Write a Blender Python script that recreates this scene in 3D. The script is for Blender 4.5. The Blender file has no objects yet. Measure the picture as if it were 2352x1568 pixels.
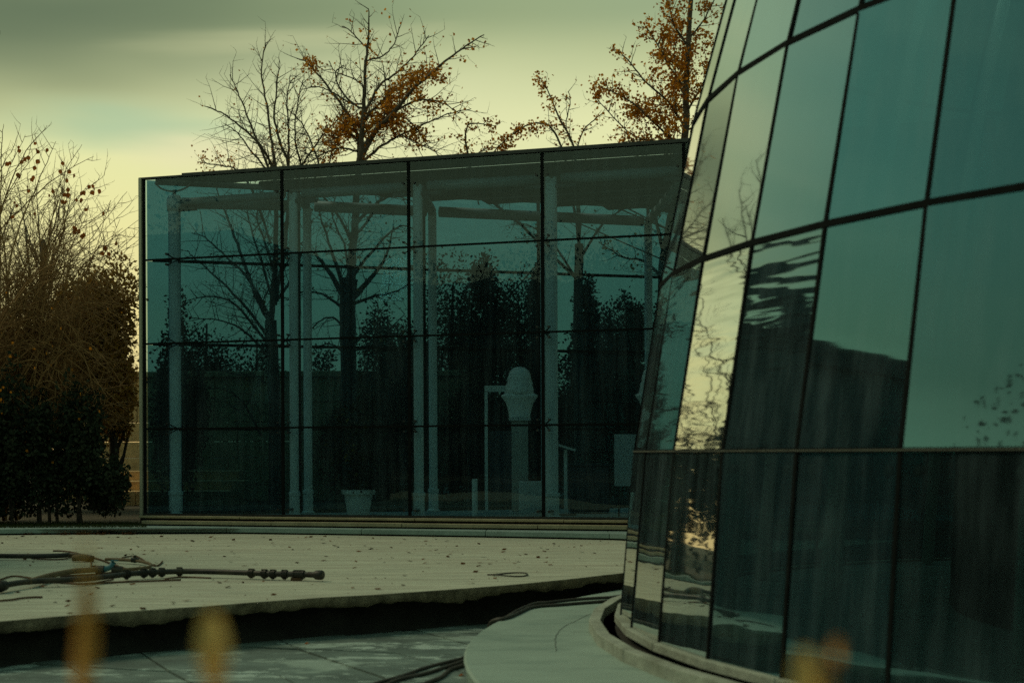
import bpy, math, random
from mathutils import Vector, Matrix, noise

random.seed(11)
R = math.radians
sc = bpy.context.scene
col = sc.collection

# ------------------------------------------------------------------ camera
F, CX, HZ, H, ROLL = 3267.0, 1176.0, 1040.0, 1.5, R(0.25)
cam_d = bpy.data.cameras.new('camera')
cam = bpy.data.objects.new('camera', cam_d)
col.objects.link(cam)
cam.matrix_world = Matrix.Translation((0, 0, H)) @ Matrix.Rotation(R(90), 4, 'X') @ Matrix.Rotation(-ROLL, 4, 'Z')
cam_d.lens, cam_d.sensor_width = 50, 36
cam_d.shift_y = (HZ - 784) / 2352
cam_d.clip_start, cam_d.clip_end = 0.1, 3000
cam_d.dof.use_dof = True
cam_d.dof.focus_distance = 21
cam_d.dof.aperture_fstop = 1.9
sc.camera = cam
sc.view_settings.view_transform = 'Standard'
sc.view_settings.look = 'None'
sc.view_settings.exposure = 0
sc.view_settings.gamma = 1
sc.cycles.max_bounces = 14
sc.cycles.transparent_max_bounces = 40
sc.cycles.glossy_bounces = 4
sc.cycles.diffuse_bounces = 3
sc.cycles.transmission_bounces = 6
sc.cycles.caustics_reflective = False
sc.cycles.caustics_refractive = False
sc.cycles.use_denoising = False

# ------------------------------------------------------------------ sky and sun
SUN_EL, SUN_AZ = R(48), R(-72)            # veiled by cloud, to the left
world = bpy.data.worlds.new('World')
sc.world = world
world.use_nodes = True
wt = world.node_tree
wt.nodes.clear()


def N(t, kind, **kw):
    n = t.nodes.new(kind)
    for k, v in kw.items():
        if k.startswith('i_'):
            n.inputs[k[2:].replace('_', ' ')].default_value = v
        else:
            setattr(n, k, v)
    return n


def ramp(t, fac, stops, interp='LINEAR'):
    r = t.nodes.new('ShaderNodeValToRGB')
    r.color_ramp.interpolation = interp
    e = r.color_ramp.elements
    while len(e) < len(stops):
        e.new(0.5)
    for el, (p, c) in zip(e, stops):
        el.position = p
        el.color = (c[0], c[1], c[2], 1) if not isinstance(c, (int, float)) else (c, c, c, 1)
    t.links.new(fac, r.inputs[0])
    return r.outputs[0]


def mix(t, fac, a, b, mode='MIX'):
    m = t.nodes.new('ShaderNodeMix')
    m.data_type = 'RGBA'
    m.blend_type = mode
    for sock, v in ((m.inputs[0], fac), (m.inputs[6], a), (m.inputs[7], b)):
        if isinstance(v, bpy.types.NodeSocket):
            t.links.new(v, sock)
        elif isinstance(v, (int, float)):
            sock.default_value = v
        else:
            sock.default_value = (v[0], v[1], v[2], 1)
    return m.outputs[2]


def math_n(t, op, a, b=None, clamp=False):
    m = t.nodes.new('ShaderNodeMath')
    m.operation = op
    m.use_clamp = clamp
    for i, v in enumerate((a, b)):
        if v is None:
            continue
        if isinstance(v, bpy.types.NodeSocket):
            t.links.new(v, m.inputs[i])
        else:
            m.inputs[i].default_value = v
    return m.outputs[0]


tc = N(wt, 'ShaderNodeTexCoord')
sep = N(wt, 'ShaderNodeSeparateXYZ')
wt.links.new(tc.outputs['Generated'], sep.inputs[0])
zz = sep.outputs['Z']
base_sky = ramp(wt, zz, [(0.0, (.90, .62, .24)), (0.07, (.90, .71, .29)), (0.16, (.82, .77, .36)),
                         (0.225, (.76, .78, .40)), (0.295, (.33, .39, .21)), (0.42, (.25, .40, .27)),
                         (0.62, (.13, .235, .195)), (1.0, (.125, .22, .185))])
# the part of the sky behind the camera, away from the set sun, is cooler near the horizon
yy = math_n(wt, 'MULTIPLY_ADD', sep.outputs['Y'], -0.5)
wt.nodes[-1].inputs[2].default_value = 0.5
away = ramp(wt, yy, [(0.35, 0.0), (0.8, 1.0)])
low = ramp(wt, zz, [(0.0, 1.0), (0.5, 0.0)])
cool = mix(wt, mix(wt, 1.0, away, low, 'MULTIPLY'), base_sky, (.26, .42, .30))
# streaky clouds
mp = N(wt, 'ShaderNodeMapping')
mp.inputs['Scale'].default_value = (2.2, 2.2, 11)
mp.inputs['Rotation'].default_value = (0, R(-9), 0)
mp.inputs['Location'].default_value = (0.35, 0.2, 1.3)
wt.links.new(tc.outputs['Generated'], mp.inputs[0])
nz = N(wt, 'ShaderNodeTexNoise', i_Scale=1.0, i_Detail=3.0, i_Roughness=0.45, i_Distortion=0.4)
wt.links.new(mp.outputs[0], nz.inputs['Vector'])
cl = ramp(wt, nz.outputs[0], [(0.44, 0.0), (0.62, 1.0)], 'EASE')
sky1 = mix(wt, math_n(wt, 'MULTIPLY', cl, 0.16), cool, (.66, .63, .36))
mp2 = N(wt, 'ShaderNodeMapping')
mp2.inputs['Scale'].default_value = (3.2, 3.2, 12)
mp2.inputs['Location'].default_value = (2.3, 4.2, 0.4)
mp2.inputs['Rotation'].default_value = (0, R(-7), 0)
wt.links.new(tc.outputs['Generated'], mp2.inputs[0])
nz2 = N(wt, 'ShaderNodeTexNoise', i_Scale=1.0, i_Detail=2.0, i_Roughness=0.4)
wt.links.new(mp2.outputs[0], nz2.inputs['Vector'])
cl2 = ramp(wt, nz2.outputs[0], [(0.48, 0.0), (0.7, 1.0)], 'EASE')
sky2 = mix(wt, math_n(wt, 'MULTIPLY', cl2, 0.15), sky1, (.30, .46, .34))


def cloud(px, py, wx, wz, tilt, colour, amount, prev):
    """a soft cloud bank in the sky, centred on a direction"""
    d = Vector(((px - CX) / F, 1, (HZ - py) / F)).normalized()
    s = N(wt, 'ShaderNodeVectorMath', operation='SUBTRACT')
    wt.links.new(tc.outputs['Generated'], s.inputs[0])
    s.inputs[1].default_value = d
    m = N(wt, 'ShaderNodeMapping', vector_type='POINT')
    wt.links.new(s.outputs[0], m.inputs[0])
    m.inputs['Rotation'].default_value = (0, tilt, 0)
    m2 = N(wt, 'ShaderNodeMapping')
    wt.links.new(m.outputs[0], m2.inputs[0])
    m2.inputs['Scale'].default_value = (1 / wx, 1.5, 1 / wz)
    nn = N(wt, 'ShaderNodeTexNoise', i_Scale=0.9, i_Detail=3.0)
    wt.links.new(m2.outputs[0], nn.inputs['Vector'])
    ad = N(wt, 'ShaderNodeVectorMath', operation='MULTIPLY_ADD')
    wt.links.new(nn.outputs['Color'], ad.inputs[0])
    ad.inputs[1].default_value = (.9, .9, .9)
    wt.links.new(m2.outputs[0], ad.inputs[2])
    sb = N(wt, 'ShaderNodeVectorMath', operation='SUBTRACT')
    wt.links.new(ad.outputs[0], sb.inputs[0])
    sb.inputs[1].default_value = (.45, .45, .45)
    ln = N(wt, 'ShaderNodeVectorMath', operation='LENGTH')
    wt.links.new(sb.outputs[0], ln.inputs[0])
    f = ramp(wt, ln.outputs['Value'], [(0.0, 1.0), (1.0, 0.0)], 'EASE')
    return mix(wt, math_n(wt, 'MULTIPLY', f, amount), prev, colour)


s = cloud(10, 30, .36, .085, R(4), (.08, .115, .07), .88, sky2)
s = cloud(1150, -10, .30, .035, R(3), (.26, .33, .17), .3, s)
s = cloud(660, 86, .15, .010, R(4.5), (.60, .60, .33), .38, s)
s = cloud(330, 285, .12, .022, R(-1), (.36, .52, .33), .75, s)
s = cloud(480, 345, .08, .017, R(0), (.80, .74, .44), .75, s)
s = cloud(1050, 290, .3, .07, R(0), (.78, .76, .44), .45, s)
sky = N(wt, 'ShaderNodeTexSky', sky_type='NISHITA')
sky.sun_disc = False
sky.sun_elevation = SUN_EL
sky.sun_rotation = SUN_AZ
sky.air_density = 1.4
sky.dust_density = 2.5
nis = mix(wt, 1.0, sky.outputs[0], (.55, .75, .38), 'MULTIPLY')
tenfold = mix(wt, 1.0, s, (10, 10, 10), 'MULTIPLY')
final = mix(wt, 0.92, nis, tenfold)
bg = N(wt, 'ShaderNodeBackground')
bg.inputs['Strength'].default_value = 0.108
wt.links.new(final, bg.inputs[0])
wo = N(wt, 'ShaderNodeOutputWorld')
wt.links.new(bg.outputs[0], wo.inputs[0])

sun_d = bpy.data.lights.new('sun', 'SUN')
sun_d.energy, sun_d.angle, sun_d.color = 1.2, R(24), (1.0, .86, .55)
sun = bpy.data.objects.new('sun', sun_d)
col.objects.link(sun)
sd = Vector((math.sin(SUN_AZ) * math.cos(SUN_EL), math.cos(SUN_AZ) * math.cos(SUN_EL), math.sin(SUN_EL)))
sun.rotation_euler = sd.to_track_quat('Z', 'Y').to_euler()


# ------------------------------------------------------------------ helpers
def ray(px, py):
    u, v = px - CX, HZ - py
    c, s_ = math.cos(ROLL), math.sin(ROLL)
    return Vector(((u * c + v * s_) / F, 1.0, (-u * s_ + v * c) / F))


def at(px, py, Y):
    return Vector((0, 0, H)) + ray(px, py) * Y


def on(px, py, z):
    r = ray(px, py)
    return Vector((0, 0, H)) + r * ((z - H) / r.z)


class MB:
    def __init__(self):
        self.v, self.f = [], []

    def add(self, vs, fs):
        o = len(self.v)
        self.v.extend(tuple(x) for x in vs)
        self.f.extend(tuple(i + o for i in f) for f in fs)
        return self

    def box(self, c, s, rz=0, M=None):
        c = Vector(c)
        m = Matrix.Rotation(rz, 3, 'Z') if M is None else M
        vs = [c + m @ Vector((x * s[0] / 2, y * s[1] / 2, z * s[2] / 2)) for z in (-1, 1) for y in (-1, 1) for x in (-1, 1)]
        return self.add(vs, [(0, 2, 3, 1), (4, 5, 7, 6), (0, 1, 5, 4), (2, 6, 7, 3), (0, 4, 6, 2), (1, 3, 7, 5)])

    def prism(self, base, top):
        n = len(base)
        return self.add(list(base) + list(top), [tuple(range(n))[::-1], tuple(range(n, 2 * n))] +
                        [(i, (i + 1) % n, n + (i + 1) % n, n + i) for i in range(n)])

    def tube(self, pts, rad, n=6, cap=True):
        pts = [Vector(p) for p in pts]
        k = len(pts)
        if isinstance(rad, (int, float)):
            rad = [rad] * k
        o = len(self.v)
        up = None
        for i, p in enumerate(pts):
            t = pts[min(i + 1, k - 1)] - pts[max(i - 1, 0)]
            if t.length < 1e-9:
                t = Vector((0, 0, 1))
            t.normalize()
            if up is None:
                a = Vector((0, 0, 1)) if abs(t.z) < .9 else Vector((1, 0, 0))
                up = t.cross(a).normalized()
            else:
                up = (up - t * up.dot(t))
                up = up.normalized() if up.length > 1e-6 else t.orthogonal().normalized()
            w = t.cross(up)
            for j in range(n):
                an = 2 * math.pi * j / n
                self.v.append(tuple(p + (up * math.cos(an) + w * math.sin(an)) * rad[i]))
        for i in range(k - 1):
            for j in range(n):
                a, b = o + i * n + j, o + i * n + (j + 1) % n
                self.f.append((a, b, b + n, a + n))
        if cap:
            self.f.append(tuple(o + j for j in range(n))[::-1])
            self.f.append(tuple(o + (k - 1) * n + j for j in range(n)))
        return self

    def lathe(self, c, prof, n=24, sy=1.0):
        c = Vector(c)
        o = len(self.v)
        for r, z in prof:
            for j in range(n):
                a = 2 * math.pi * j / n
                self.v.append((c.x + r * math.cos(a), c.y + r * math.sin(a) * sy, c.z + z))
        for i in range(len(prof) - 1):
            for j in range(n):
                a, b = o + i * n + j, o + i * n + (j + 1) % n
                self.f.append((a, b, b + n, a + n))
        self.f.append(tuple(o + j for j in range(n))[::-1])
        self.f.append(tuple(o + (len(prof) - 1) * n + j for j in range(n)))
        return self

    def mesh(self, name, mat):
        m = bpy.data.meshes.new(name)
        m.from_pydata(self.v, [], self.f)
        if mat:
            m.materials.append(mat)
        return m

    def build(self, name, mat, parent=None, smooth=False, bevel=0, loc=None):
        m = self.mesh(name, mat)
        o = bpy.data.objects.new(name, m)
        col.objects.link(o)
        if parent:
            o.parent = parent
            o.matrix_parent_inverse = Matrix.Translation(parent.location).inverted()
        if smooth:
            m.polygons.foreach_set('use_smooth', [True] * len(m.polygons))
        if bevel:
            b = o.modifiers.new('bevel', 'BEVEL')
            b.width, b.segments, b.limit_method = bevel, 2, 'ANGLE'
        return o


def tag(o, label=None, cat=None, group=None, kind=None):
    for k, v in (('label', label), ('category', cat), ('group', group), ('kind', kind)):
        if v:
            o[k] = v
    return o


def root(name, loc, label, cat, group=None):
    o = bpy.data.objects.new(name, None)
    o.location = loc
    col.objects.link(o)
    return tag(o, label, cat, group)


def share(src, name, parent, loc, M=None):
    """another object on the same mesh data"""
    o = bpy.data.objects.new(name, src)
    col.objects.link(o)
    w = Matrix.Translation(loc) @ (M.to_4x4() if M is not None else Matrix.Identity(4))
    if parent:
        o.parent = parent
        o.matrix_parent_inverse = Matrix.Translation(parent.location).inverted()
    o.matrix_basis = w
    return o


def smoothline(pts, sub=4):
    pts = [Vector(p) for p in pts]
    out = []
    for i in range(len(pts) - 1):
        p0, p1, p2, p3 = pts[max(i - 1, 0)], pts[i], pts[i + 1], pts[min(i + 2, len(pts) - 1)]
        for k in range(sub):
            t = k / sub
            out.append(0.5 * ((2 * p1) + (-p0 + p2) * t + (2 * p0 - 5 * p1 + 4 * p2 - p3) * t * t + (-p0 + 3 * p1 - 3 * p2 + p3) * t ** 3))
    out.append(pts[-1])
    return out


# ------------------------------------------------------------------ materials
def pmat(name, base, rough=.8, noise_amt=.25, scale=6, bump=0.0, stretch=(1, 1, 1), dark=None, metallic=0, spec=.3,
         dirt=None, dirt_scale=1.5, dirt_lo=.5, dirt_hi=.65, bscale=None):
    m = bpy.data.materials.new(name)
    m.use_nodes = True
    t = m.node_tree
    b = t.nodes['Principled BSDF']
    tcn = N(t, 'ShaderNodeTexCoord')
    mpn = N(t, 'ShaderNodeMapping')
    mpn.inputs['Scale'].default_value = stretch
    t.links.new(tcn.outputs['Object'], mpn.inputs[0])
    n1 = N(t, 'ShaderNodeTexNoise', i_Scale=scale, i_Detail=7.0, i_Roughness=0.6)
    t.links.new(mpn.outputs[0], n1.inputs['Vector'])
    dk = dark or [c * (1 - noise_amt) for c in base]
    lt = [min(1, c * (1 + noise_amt * .6)) for c in base]
    c = ramp(t, n1.outputs[0], [(0.3, dk), (0.7, lt)])
    if dirt:
        n2 = N(t, 'ShaderNodeTexNoise', i_Scale=dirt_scale, i_Detail=8.0, i_Roughness=0.65)
        t.links.new(mpn.outputs[0], n2.inputs['Vector'])
        c = mix(t, ramp(t, n2.outputs[0], [(dirt_lo, 0.0), (dirt_hi, 1.0)]), c, dirt)
    t.links.new(c, b.inputs['Base Color'])
    b.inputs['Roughness'].default_value = rough
    b.inputs['Metallic'].default_value = metallic
    b.inputs['Specular IOR Level'].default_value = spec
    if bump:
        n3 = N(t, 'ShaderNodeTexNoise', i_Scale=bscale or scale * 4, i_Detail=8.0, i_Roughness=0.65)
        t.links.new(mpn.outputs[0], n3.inputs['Vector'])
        bp = N(t, 'ShaderNodeBump', i_Strength=bump, i_Distance=0.02)
        t.links.new(n3.outputs[0], bp.inputs['Height'])
        t.links.new(bp.outputs[0], b.inputs['Normal'])
    return m


def leafmat(name, c1, c2, trans=.5, scale=3.0):
    m = bpy.data.materials.new(name)
    m.use_nodes = True
    t = m.node_tree
    t.nodes.clear()
    g = N(t, 'ShaderNodeNewGeometry')
    n1 = N(t, 'ShaderNodeTexNoise', i_Scale=scale, i_Detail=3.0)
    t.links.new(g.outputs['Position'], n1.inputs['Vector'])
    f = math_n(t, 'ADD', math_n(t, 'MULTIPLY', g.outputs['Random Per Island'], .6), math_n(t, 'MULTIPLY', n1.outputs[0], .4))
    c = ramp(t, f, [(0.2, c1), (0.8, c2)])
    d = N(t, 'ShaderNodeBsdfDiffuse')
    tr = N(t, 'ShaderNodeBsdfTranslucent')
    t.links.new(c, d.inputs[0])
    t.links.new(c, tr.inputs[0])
    ms = N(t, 'ShaderNodeMixShader')
    ms.inputs[0].default_value = trans
    t.links.new(d.outputs[0], ms.inputs[1])
    t.links.new(tr.outputs[0], ms.inputs[2])
    o = N(t, 'ShaderNodeOutputMaterial')
    t.links.new(ms.outputs[0], o.inputs[0])
    return m


def glassmat(name, tint, refl, ior, wave=0.0, wscale=(1, 1, 1), rough=0.0, coat=None, film=.04):
    m = bpy.data.materials.new(name)
    m.use_nodes = True
    t = m.node_tree
    t.nodes.clear()
    fr = N(t, 'ShaderNodeFresnel', i_IOR=ior)
    tr = N(t, 'ShaderNodeBsdfTransparent')
    tr.inputs[0].default_value = (*tint, 1)
    gl = N(t, 'ShaderNodeBsdfAnisotropic' if False else 'ShaderNodeBsdfGlossy')
    gl.inputs[0].default_value = (*refl, 1)
    gl.inputs['Roughness'].default_value = rough
    # at grazing angles the coating loses its tint
    lw = N(t, 'ShaderNodeLayerWeight', i_Blend=0.5)
    t.links.new(ramp(t, lw.outputs['Facing'], [(0.42, refl), (0.66, (1, .97, .9))]), gl.inputs[0])
    if wave:
        tcn = N(t, 'ShaderNodeTexCoord')
        mpn = N(t, 'ShaderNodeMapping')
        mpn.inputs['Scale'].default_value = wscale
        t.links.new(tcn.outputs['Object'], mpn.inputs[0])
        n1 = N(t, 'ShaderNodeTexNoise', i_Scale=1.0, i_Detail=2.0, i_Roughness=0.4)
        t.links.new(mpn.outputs[0], n1.inputs['Vector'])
        bp = N(t, 'ShaderNodeBump', i_Strength=1.0, i_Distance=wave)
        t.links.new(n1.outputs[0], bp.inputs['Height'])
        t.links.new(bp.outputs[0], gl.inputs['Normal'])
    ms = N(t, 'ShaderNodeMixShader')
    geo = N(t, 'ShaderNodeNewGeometry')     # the pane is not refracting, so its inner faces must not mirror
    t.links.new(math_n(t, 'MULTIPLY', fr.outputs[0], math_n(t, 'SUBTRACT', 1.0, geo.outputs['Backfacing'])), ms.inputs[0])
    t.links.new(tr.outputs[0], ms.inputs[1])
    t.links.new(gl.outputs[0], ms.inputs[2])
    if coat:      # metallic coating: reflectance by angle instead of plain Fresnel
        cf = ramp(t, lw.outputs['Facing'], coat)
        t.links.new(math_n(t, 'MULTIPLY', cf, math_n(t, 'SUBTRACT', 1.0, geo.outputs['Backfacing'])), ms.inputs[0])
    # milky film standing in for faint reflections that lift the dark panes
    df = N(t, 'ShaderNodeBsdfDiffuse')
    df.inputs[0].default_value = (.34, .50, .55, 1)
    tc2 = N(t, 'ShaderNodeTexCoord')
    n2 = N(t, 'ShaderNodeTexNoise', i_Scale=1.7, i_Detail=6.0)
    t.links.new(tc2.outputs['Object'], n2.inputs['Vector'])
    mp3 = N(t, 'ShaderNodeMapping')
    mp3.inputs['Scale'].default_value = (9, 9, .5)
    t.links.new(tc2.outputs['Object'], mp3.inputs[0])
    n4 = N(t, 'ShaderNodeTexNoise', i_Scale=1.0, i_Detail=5.0, i_Roughness=.6)      # rain streaks
    t.links.new(mp3.outputs[0], n4.inputs['Vector'])
    streak = ramp(t, n4.outputs[0], [(.42, .55), (.72, 1.9)])
    m3 = N(t, 'ShaderNodeMixShader')
    t.links.new(math_n(t, 'MULTIPLY', math_n(t, 'MULTIPLY', ramp(t, n2.outputs[0], [(.3, film * .6), (.7, film * 1.5)]), streak), math_n(t, 'SUBTRACT', 1.0, geo.outputs['Backfacing'])), m3.inputs[0])
    t.links.new(ms.outputs[0], m3.inputs[1])
    t.links.new(df.outputs[0], m3.inputs[2])
    o = N(t, 'ShaderNodeOutputMaterial')
    t.links.new(m3.outputs[0], o.inputs[0])
    return m


M = {}
M['slab'] = pmat('pale limestone slab', (.44, .465, .37), .85, .34, 7, .6, (.22, 2.2, 1), dirt=(.34, .33, .26), dirt_scale=2.2, dirt_lo=.48, dirt_hi=.75, bscale=30)
M['slab_edge'] = pmat('broken slab edge', (.30, .25, .17), .95, .5, 12, 1.0, dirt=(.12, .10, .07), dirt_scale=3.5)
M['floor'] = pmat('painted basin floor', (.12, .165, .148), .5, .45, 2.2, .3, (.7, 1.4, 1), dirt=(.26, .34, .30), dirt_scale=1.3, dirt_lo=.56, dirt_hi=.60, spec=.5, bscale=22)
fm = M['floor'].node_tree
_b = fm.nodes['Principled BSDF']
_src = _b.inputs['Base Color'].links[0].from_socket
_tc = N(fm, 'ShaderNodeTexCoord')
_mp = N(fm, 'ShaderNodeMapping')
_mp.inputs['Scale'].default_value = (.8, 1.9, 1)
_mp.inputs['Rotation'].default_value = (0, 0, R(12))
fm.links.new(_tc.outputs['Object'], _mp.inputs[0])
_n = N(fm, 'ShaderNodeTexNoise', i_Scale=4.5, i_Detail=11.0, i_Roughness=0.7)
_n2 = N(fm, 'ShaderNodeTexNoise', i_Scale=1.1, i_Detail=3.0, i_Roughness=0.5)
fm.links.new(_mp.outputs[0], _n.inputs['Vector'])
fm.links.new(_mp.outputs[0], _n2.inputs['Vector'])
_a = math_n(fm, 'ADD', _n.outputs[0], math_n(fm, 'MULTIPLY', _n2.outputs[0], .8))
_c = mix(fm, ramp(fm, _a, [(.985, 0.0), (1.01, 1.0)]), _src, (.36, .46, .42))
_c = mix(fm, ramp(fm, _a, [(.70, .75), (.76, 0.0)]), _c, (.07, .085, .07))
fm.links.new(_c, _b.inputs['Base Color'])
M['floor_dark'] = pmat('dark bed', (.028, .028, .024), .95, .5, 4, .4)  # near-black base showing in joints, gaps and recesses
M['apron'] = pmat('smooth concrete apron', (.27, .36, .31), .6, .15, 3, .25, (.5, 1.6, 1), dirt=(.19, .265, .23), dirt_scale=2.5, spec=.4, bscale=24)
M['curb'] = pmat('curb concrete', (.33, .37, .31), .8, .3, 6, .5, dirt=(.15, .16, .12), dirt_scale=2.4, dirt_lo=.5, dirt_hi=.72)
M['step'] = pmat('step limestone', (.36, .31, .20), .85, .25, 4, .4, dirt=(.26, .17, .08), dirt_scale=1.1, dirt_lo=.58, dirt_hi=.68)
M['step_shade'] = pmat('shaded step stone', (.24, .33, .31), .85, .2, 4, .4)  # teal of risers turned from the bright sky, put into the colour
M['warm_stone'] = pmat('sandy wall stone', (.80, .52, .25), .9, .3, 5, .5)  # sandy stone, its colour brightened to stand in for sunlight
M['dirt'] = pmat('bare earth', (.07, .06, .04), .95, .5, 3, .6)
M['wood'] = leafmat('dark wood foliage', (.012, .017, .014), (.028, .036, .028), .1, 1.0)
M['grass'] = leafmat('grass blades', (.03, .045, .02), (.07, .08, .03), .3)
M['bark'] = pmat('grey bark', (.12, .095, .07), .95, .4, 14, .4)
M['bark_dark'] = pmat('dark bark', (.055, .045, .035), .95, .4, 14, .4)
M['twig'] = pmat('pale shrub twigs', (.30, .17, .07), .9, .4, 9)
M['ginkgo'] = leafmat('ginkgo leaves', (.30, .105, .012), (.66, .29, .035), .6)
M['rust_leaf'] = leafmat('rusty leaves', (.30, .085, .02), (.50, .17, .04), .5)
M['yellow_leaf'] = leafmat('yellow leaves', (.85, .54, .16), (.95, .68, .26), .55)
M['evergreen'] = leafmat('evergreen leaves', (.010, .014, .011), (.028, .036, .024), .15)
M['brown_ever'] = leafmat('bronzed evergreen leaves', (.16, .085, .018), (.36, .20, .045), .4)
M['hedge'] = leafmat('dark hedge leaves', (.020, .032, .022), (.050, .062, .040), .15)
M['houseplant'] = leafmat('indoor plant leaves', (.01, .018, .01), (.03, .045, .02), .2)
M['trim'] = pmat('dull metal trim', (.16, .17, .14), .6, .3, 8)
M['beam'] = pmat('shaded beam paint', (.22, .26, .25), .5, .1, 3)  # white beam paint darkened to hold the shade of the undersides
M['white'] = pmat('white painted steel', (.76, .80, .74), .45, .06, 3)
M['plaster'] = pmat('white plaster', (.82, .84, .78), .7, .08, 6)
M['pot'] = pmat('white plastic pot', (.72, .74, .68), .5, .05, 4)
M['rubber'] = pmat('black rubber', (.010, .012, .012), .9, .3, 8, spec=.03)
M['steel'] = pmat('dark steel', (.05, .055, .055), .35, .3, 8, metallic=.6)
M['alu'] = pmat('aluminium edge', (.42, .42, .33), .45, .15, 5, metallic=.3)
M['pipe'] = pmat('black poly pipe', (.03, .03, .026), .5, .5, 10, dirt=(.10, .085, .055), dirt_scale=5, dirt_lo=.5, dirt_hi=.8)
M['tanpipe'] = pmat('dusty poly pipe', (.15, .11, .06), .7, .4, 8)
M['thinpipe'] = pmat('brown thin tube', (.10, .055, .028), .6, .4, 8)
M['bluefit'] = pmat('blue plastic fitting', (.05, .16, .20), .5, .2, 6)
M['cable'] = pmat('grey cable', (.055, .05, .042), .6, .4, 9)
M['interior'] = pmat('interior floor', (.34, .36, .32), .5, .2, 2)
M['core'] = pmat('dark interior wall', (.028, .036, .042), .8, .3, 1.5)
M['mirror'] = pmat('window glass far away', (.85, .9, .85), .05, .05, 3, metallic=1.0)
M['dark_roof'] = pmat('roof sheet underside', (.028, .034, .034), .7, .2, 2)
M['building'] = pmat('grey cladding', (.045, .065, .075), .7, .2, 1.5)
M['screen'] = pmat('grey display panel', (.5, .53, .5), .6, .05, 3)
M['debris'] = leafmat('dry leaf litter', (.04, .022, .012), (.16, .075, .03), .1)
M['stalk'] = pmat('dry orange stalk', (.75, .36, .08), .8, .3, 20)
M['back_glass'] = glassmat('tinted back glass', (.255, .435, .525), (.75, .95, .92), 1.5, .0012, (1.6, 1.6, 1.6), film=.03)
M['glass'] = glassmat('tinted pavilion glass', (.635, .755, .81), (.75, .95, .92), 1.5, .0012, (1.6, 1.6, 1.6), film=.03)
COAT = [(0.0, .06), (.10, .14), (.17, .24), (.28, .31), (.45, .42), (.61, .72), (.8, .86), (1.0, 1.0)]
M['tower_glass'] = glassmat('coated tower glass', (.22, .34, .36), (.31, .68, .80), 2, .0007, (1.2, 1.2, 4.5), .025, COAT, .045)
M['base_glass'] = glassmat('coated base glass', (.40, .55, .57), (.31, .68, .80), 2, .0016, (1.2, 1.2, 4.5), .025, COAT, .045)
M['wavy_glass'] = glassmat('rippled tower glass', (.22, .34, .36), (.31, .68, .80), 2, .0055, (.9, .9, 9), .025, COAT, .045)

# ------------------------------------------------------------------ ground levels
Z_FLOOR, Z_SLAB, Z_DISC, Z_TBASE, Z_PAV, Z_BACK = 0.0, .33, .18, .30, .565, .50

g = MB()
g.add([(-900, -900, -.06), (900, -900, -.06), (900, 900, -.06), (-900, 900, -.06)], [(0, 1, 2, 3)])
tag(g.build('ground', M['floor_dark']), kind='structure')

# basin floor: cut stones with open joints
fl = bpy.data.objects.new('basin_floor', None)
col.objects.link(fl)
fl['kind'] = 'structure'
A, B = Vector((.45, -.89, 0)), Vector((.95, -.30, 0))
O = Vector((-1.62, 10.98, 0))
rnd = random.Random(4)
jit = {}


def J(i, j):
    if (i, j) not in jit:
        jit[(i, j)] = Vector((rnd.uniform(-.05, .05), rnd.uniform(-.05, .05), 0))
    return O + A * (i * 1.75) + B * (j * .83) + jit[(i, j)]


for i in range(-3, 5):
    for j in range(-6, 8):
        q = [J(i, j), J(i + 1, j), J(i + 1, j + 1), J(i, j + 1)]
        c = sum(q, Vector()) / 4
        if c.y < 5.5 or c.y > 15.5 or c.x < -6.5:
            continue
        q = [p + (c - p).normalized() * .022 for p in q]
        dz = rnd.uniform(-.006, .004)
        MB().prism([p + Vector((0, 0, -.055)) for p in q], [p + Vector((0, 0, dz)) for p in q]).build('floor_stone', M['floor'], fl)

# raised platform slab with a broken near edge
near = [(-14, 1.0), (-7, 6.9), (-5.2, 8.55)] + [(on(px, py, Z_SLAB).x, on(px, py, Z_SLAB).y) for px, py in
        ((0, 1426), (130, 1415), (262, 1405), (472, 1391), (600, 1381), (746, 1371), (860, 1365), (960, 1358), (1060, 1351), (1165, 1343), (1300, 1330), (1440, 1314))] + \
       [(2.6, 16.2), (5.5, 19.0), (12, 21)]
fine = []
for i in range(len(near) - 1):
    a, b = Vector((*near[i], 0)), Vector((*near[i + 1], 0))
    n = max(1, int((b - a).length / .05)) if 2 <= i < 15 else 3
    for k in range(n):
        fine.append(a.lerp(b, k / n))
fine.append(Vector((*near[-1], 0)))
edge = []
for i, p in enumerate(fine):
    w = noise.fractal(Vector((p.x * 3, p.y * 3, 0)), 1, 2, 5) * .006
    edge.append(p + Vector((-.75, .66, 0)) * w)
far_pts = [Vector((14, 19.3, 0)), Vector((on(1451, 1239, Z_SLAB).x, on(1451, 1239, Z_SLAB).y, 0)), Vector((on(1236, 1236, Z_SLAB).x, on(1236, 1236, Z_SLAB).y, 0)),
           Vector((on(400, 1223.5, Z_SLAB).x, on(400, 1223.5, Z_SLAB).y, 0)), Vector((on(0, 1229, Z_SLAB).x - 1, 20.4, 0)), Vector((-14, 20.2, 0))]
s = MB()
top = [p + Vector((0, 0, Z_SLAB)) for p in edge] + [p + Vector((0, .35, Z_SLAB)) for p in far_pts]
s.add(top, [tuple(range(len(top)))])
tag(s.build('platform_slab', M['slab']), kind='structure')
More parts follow.
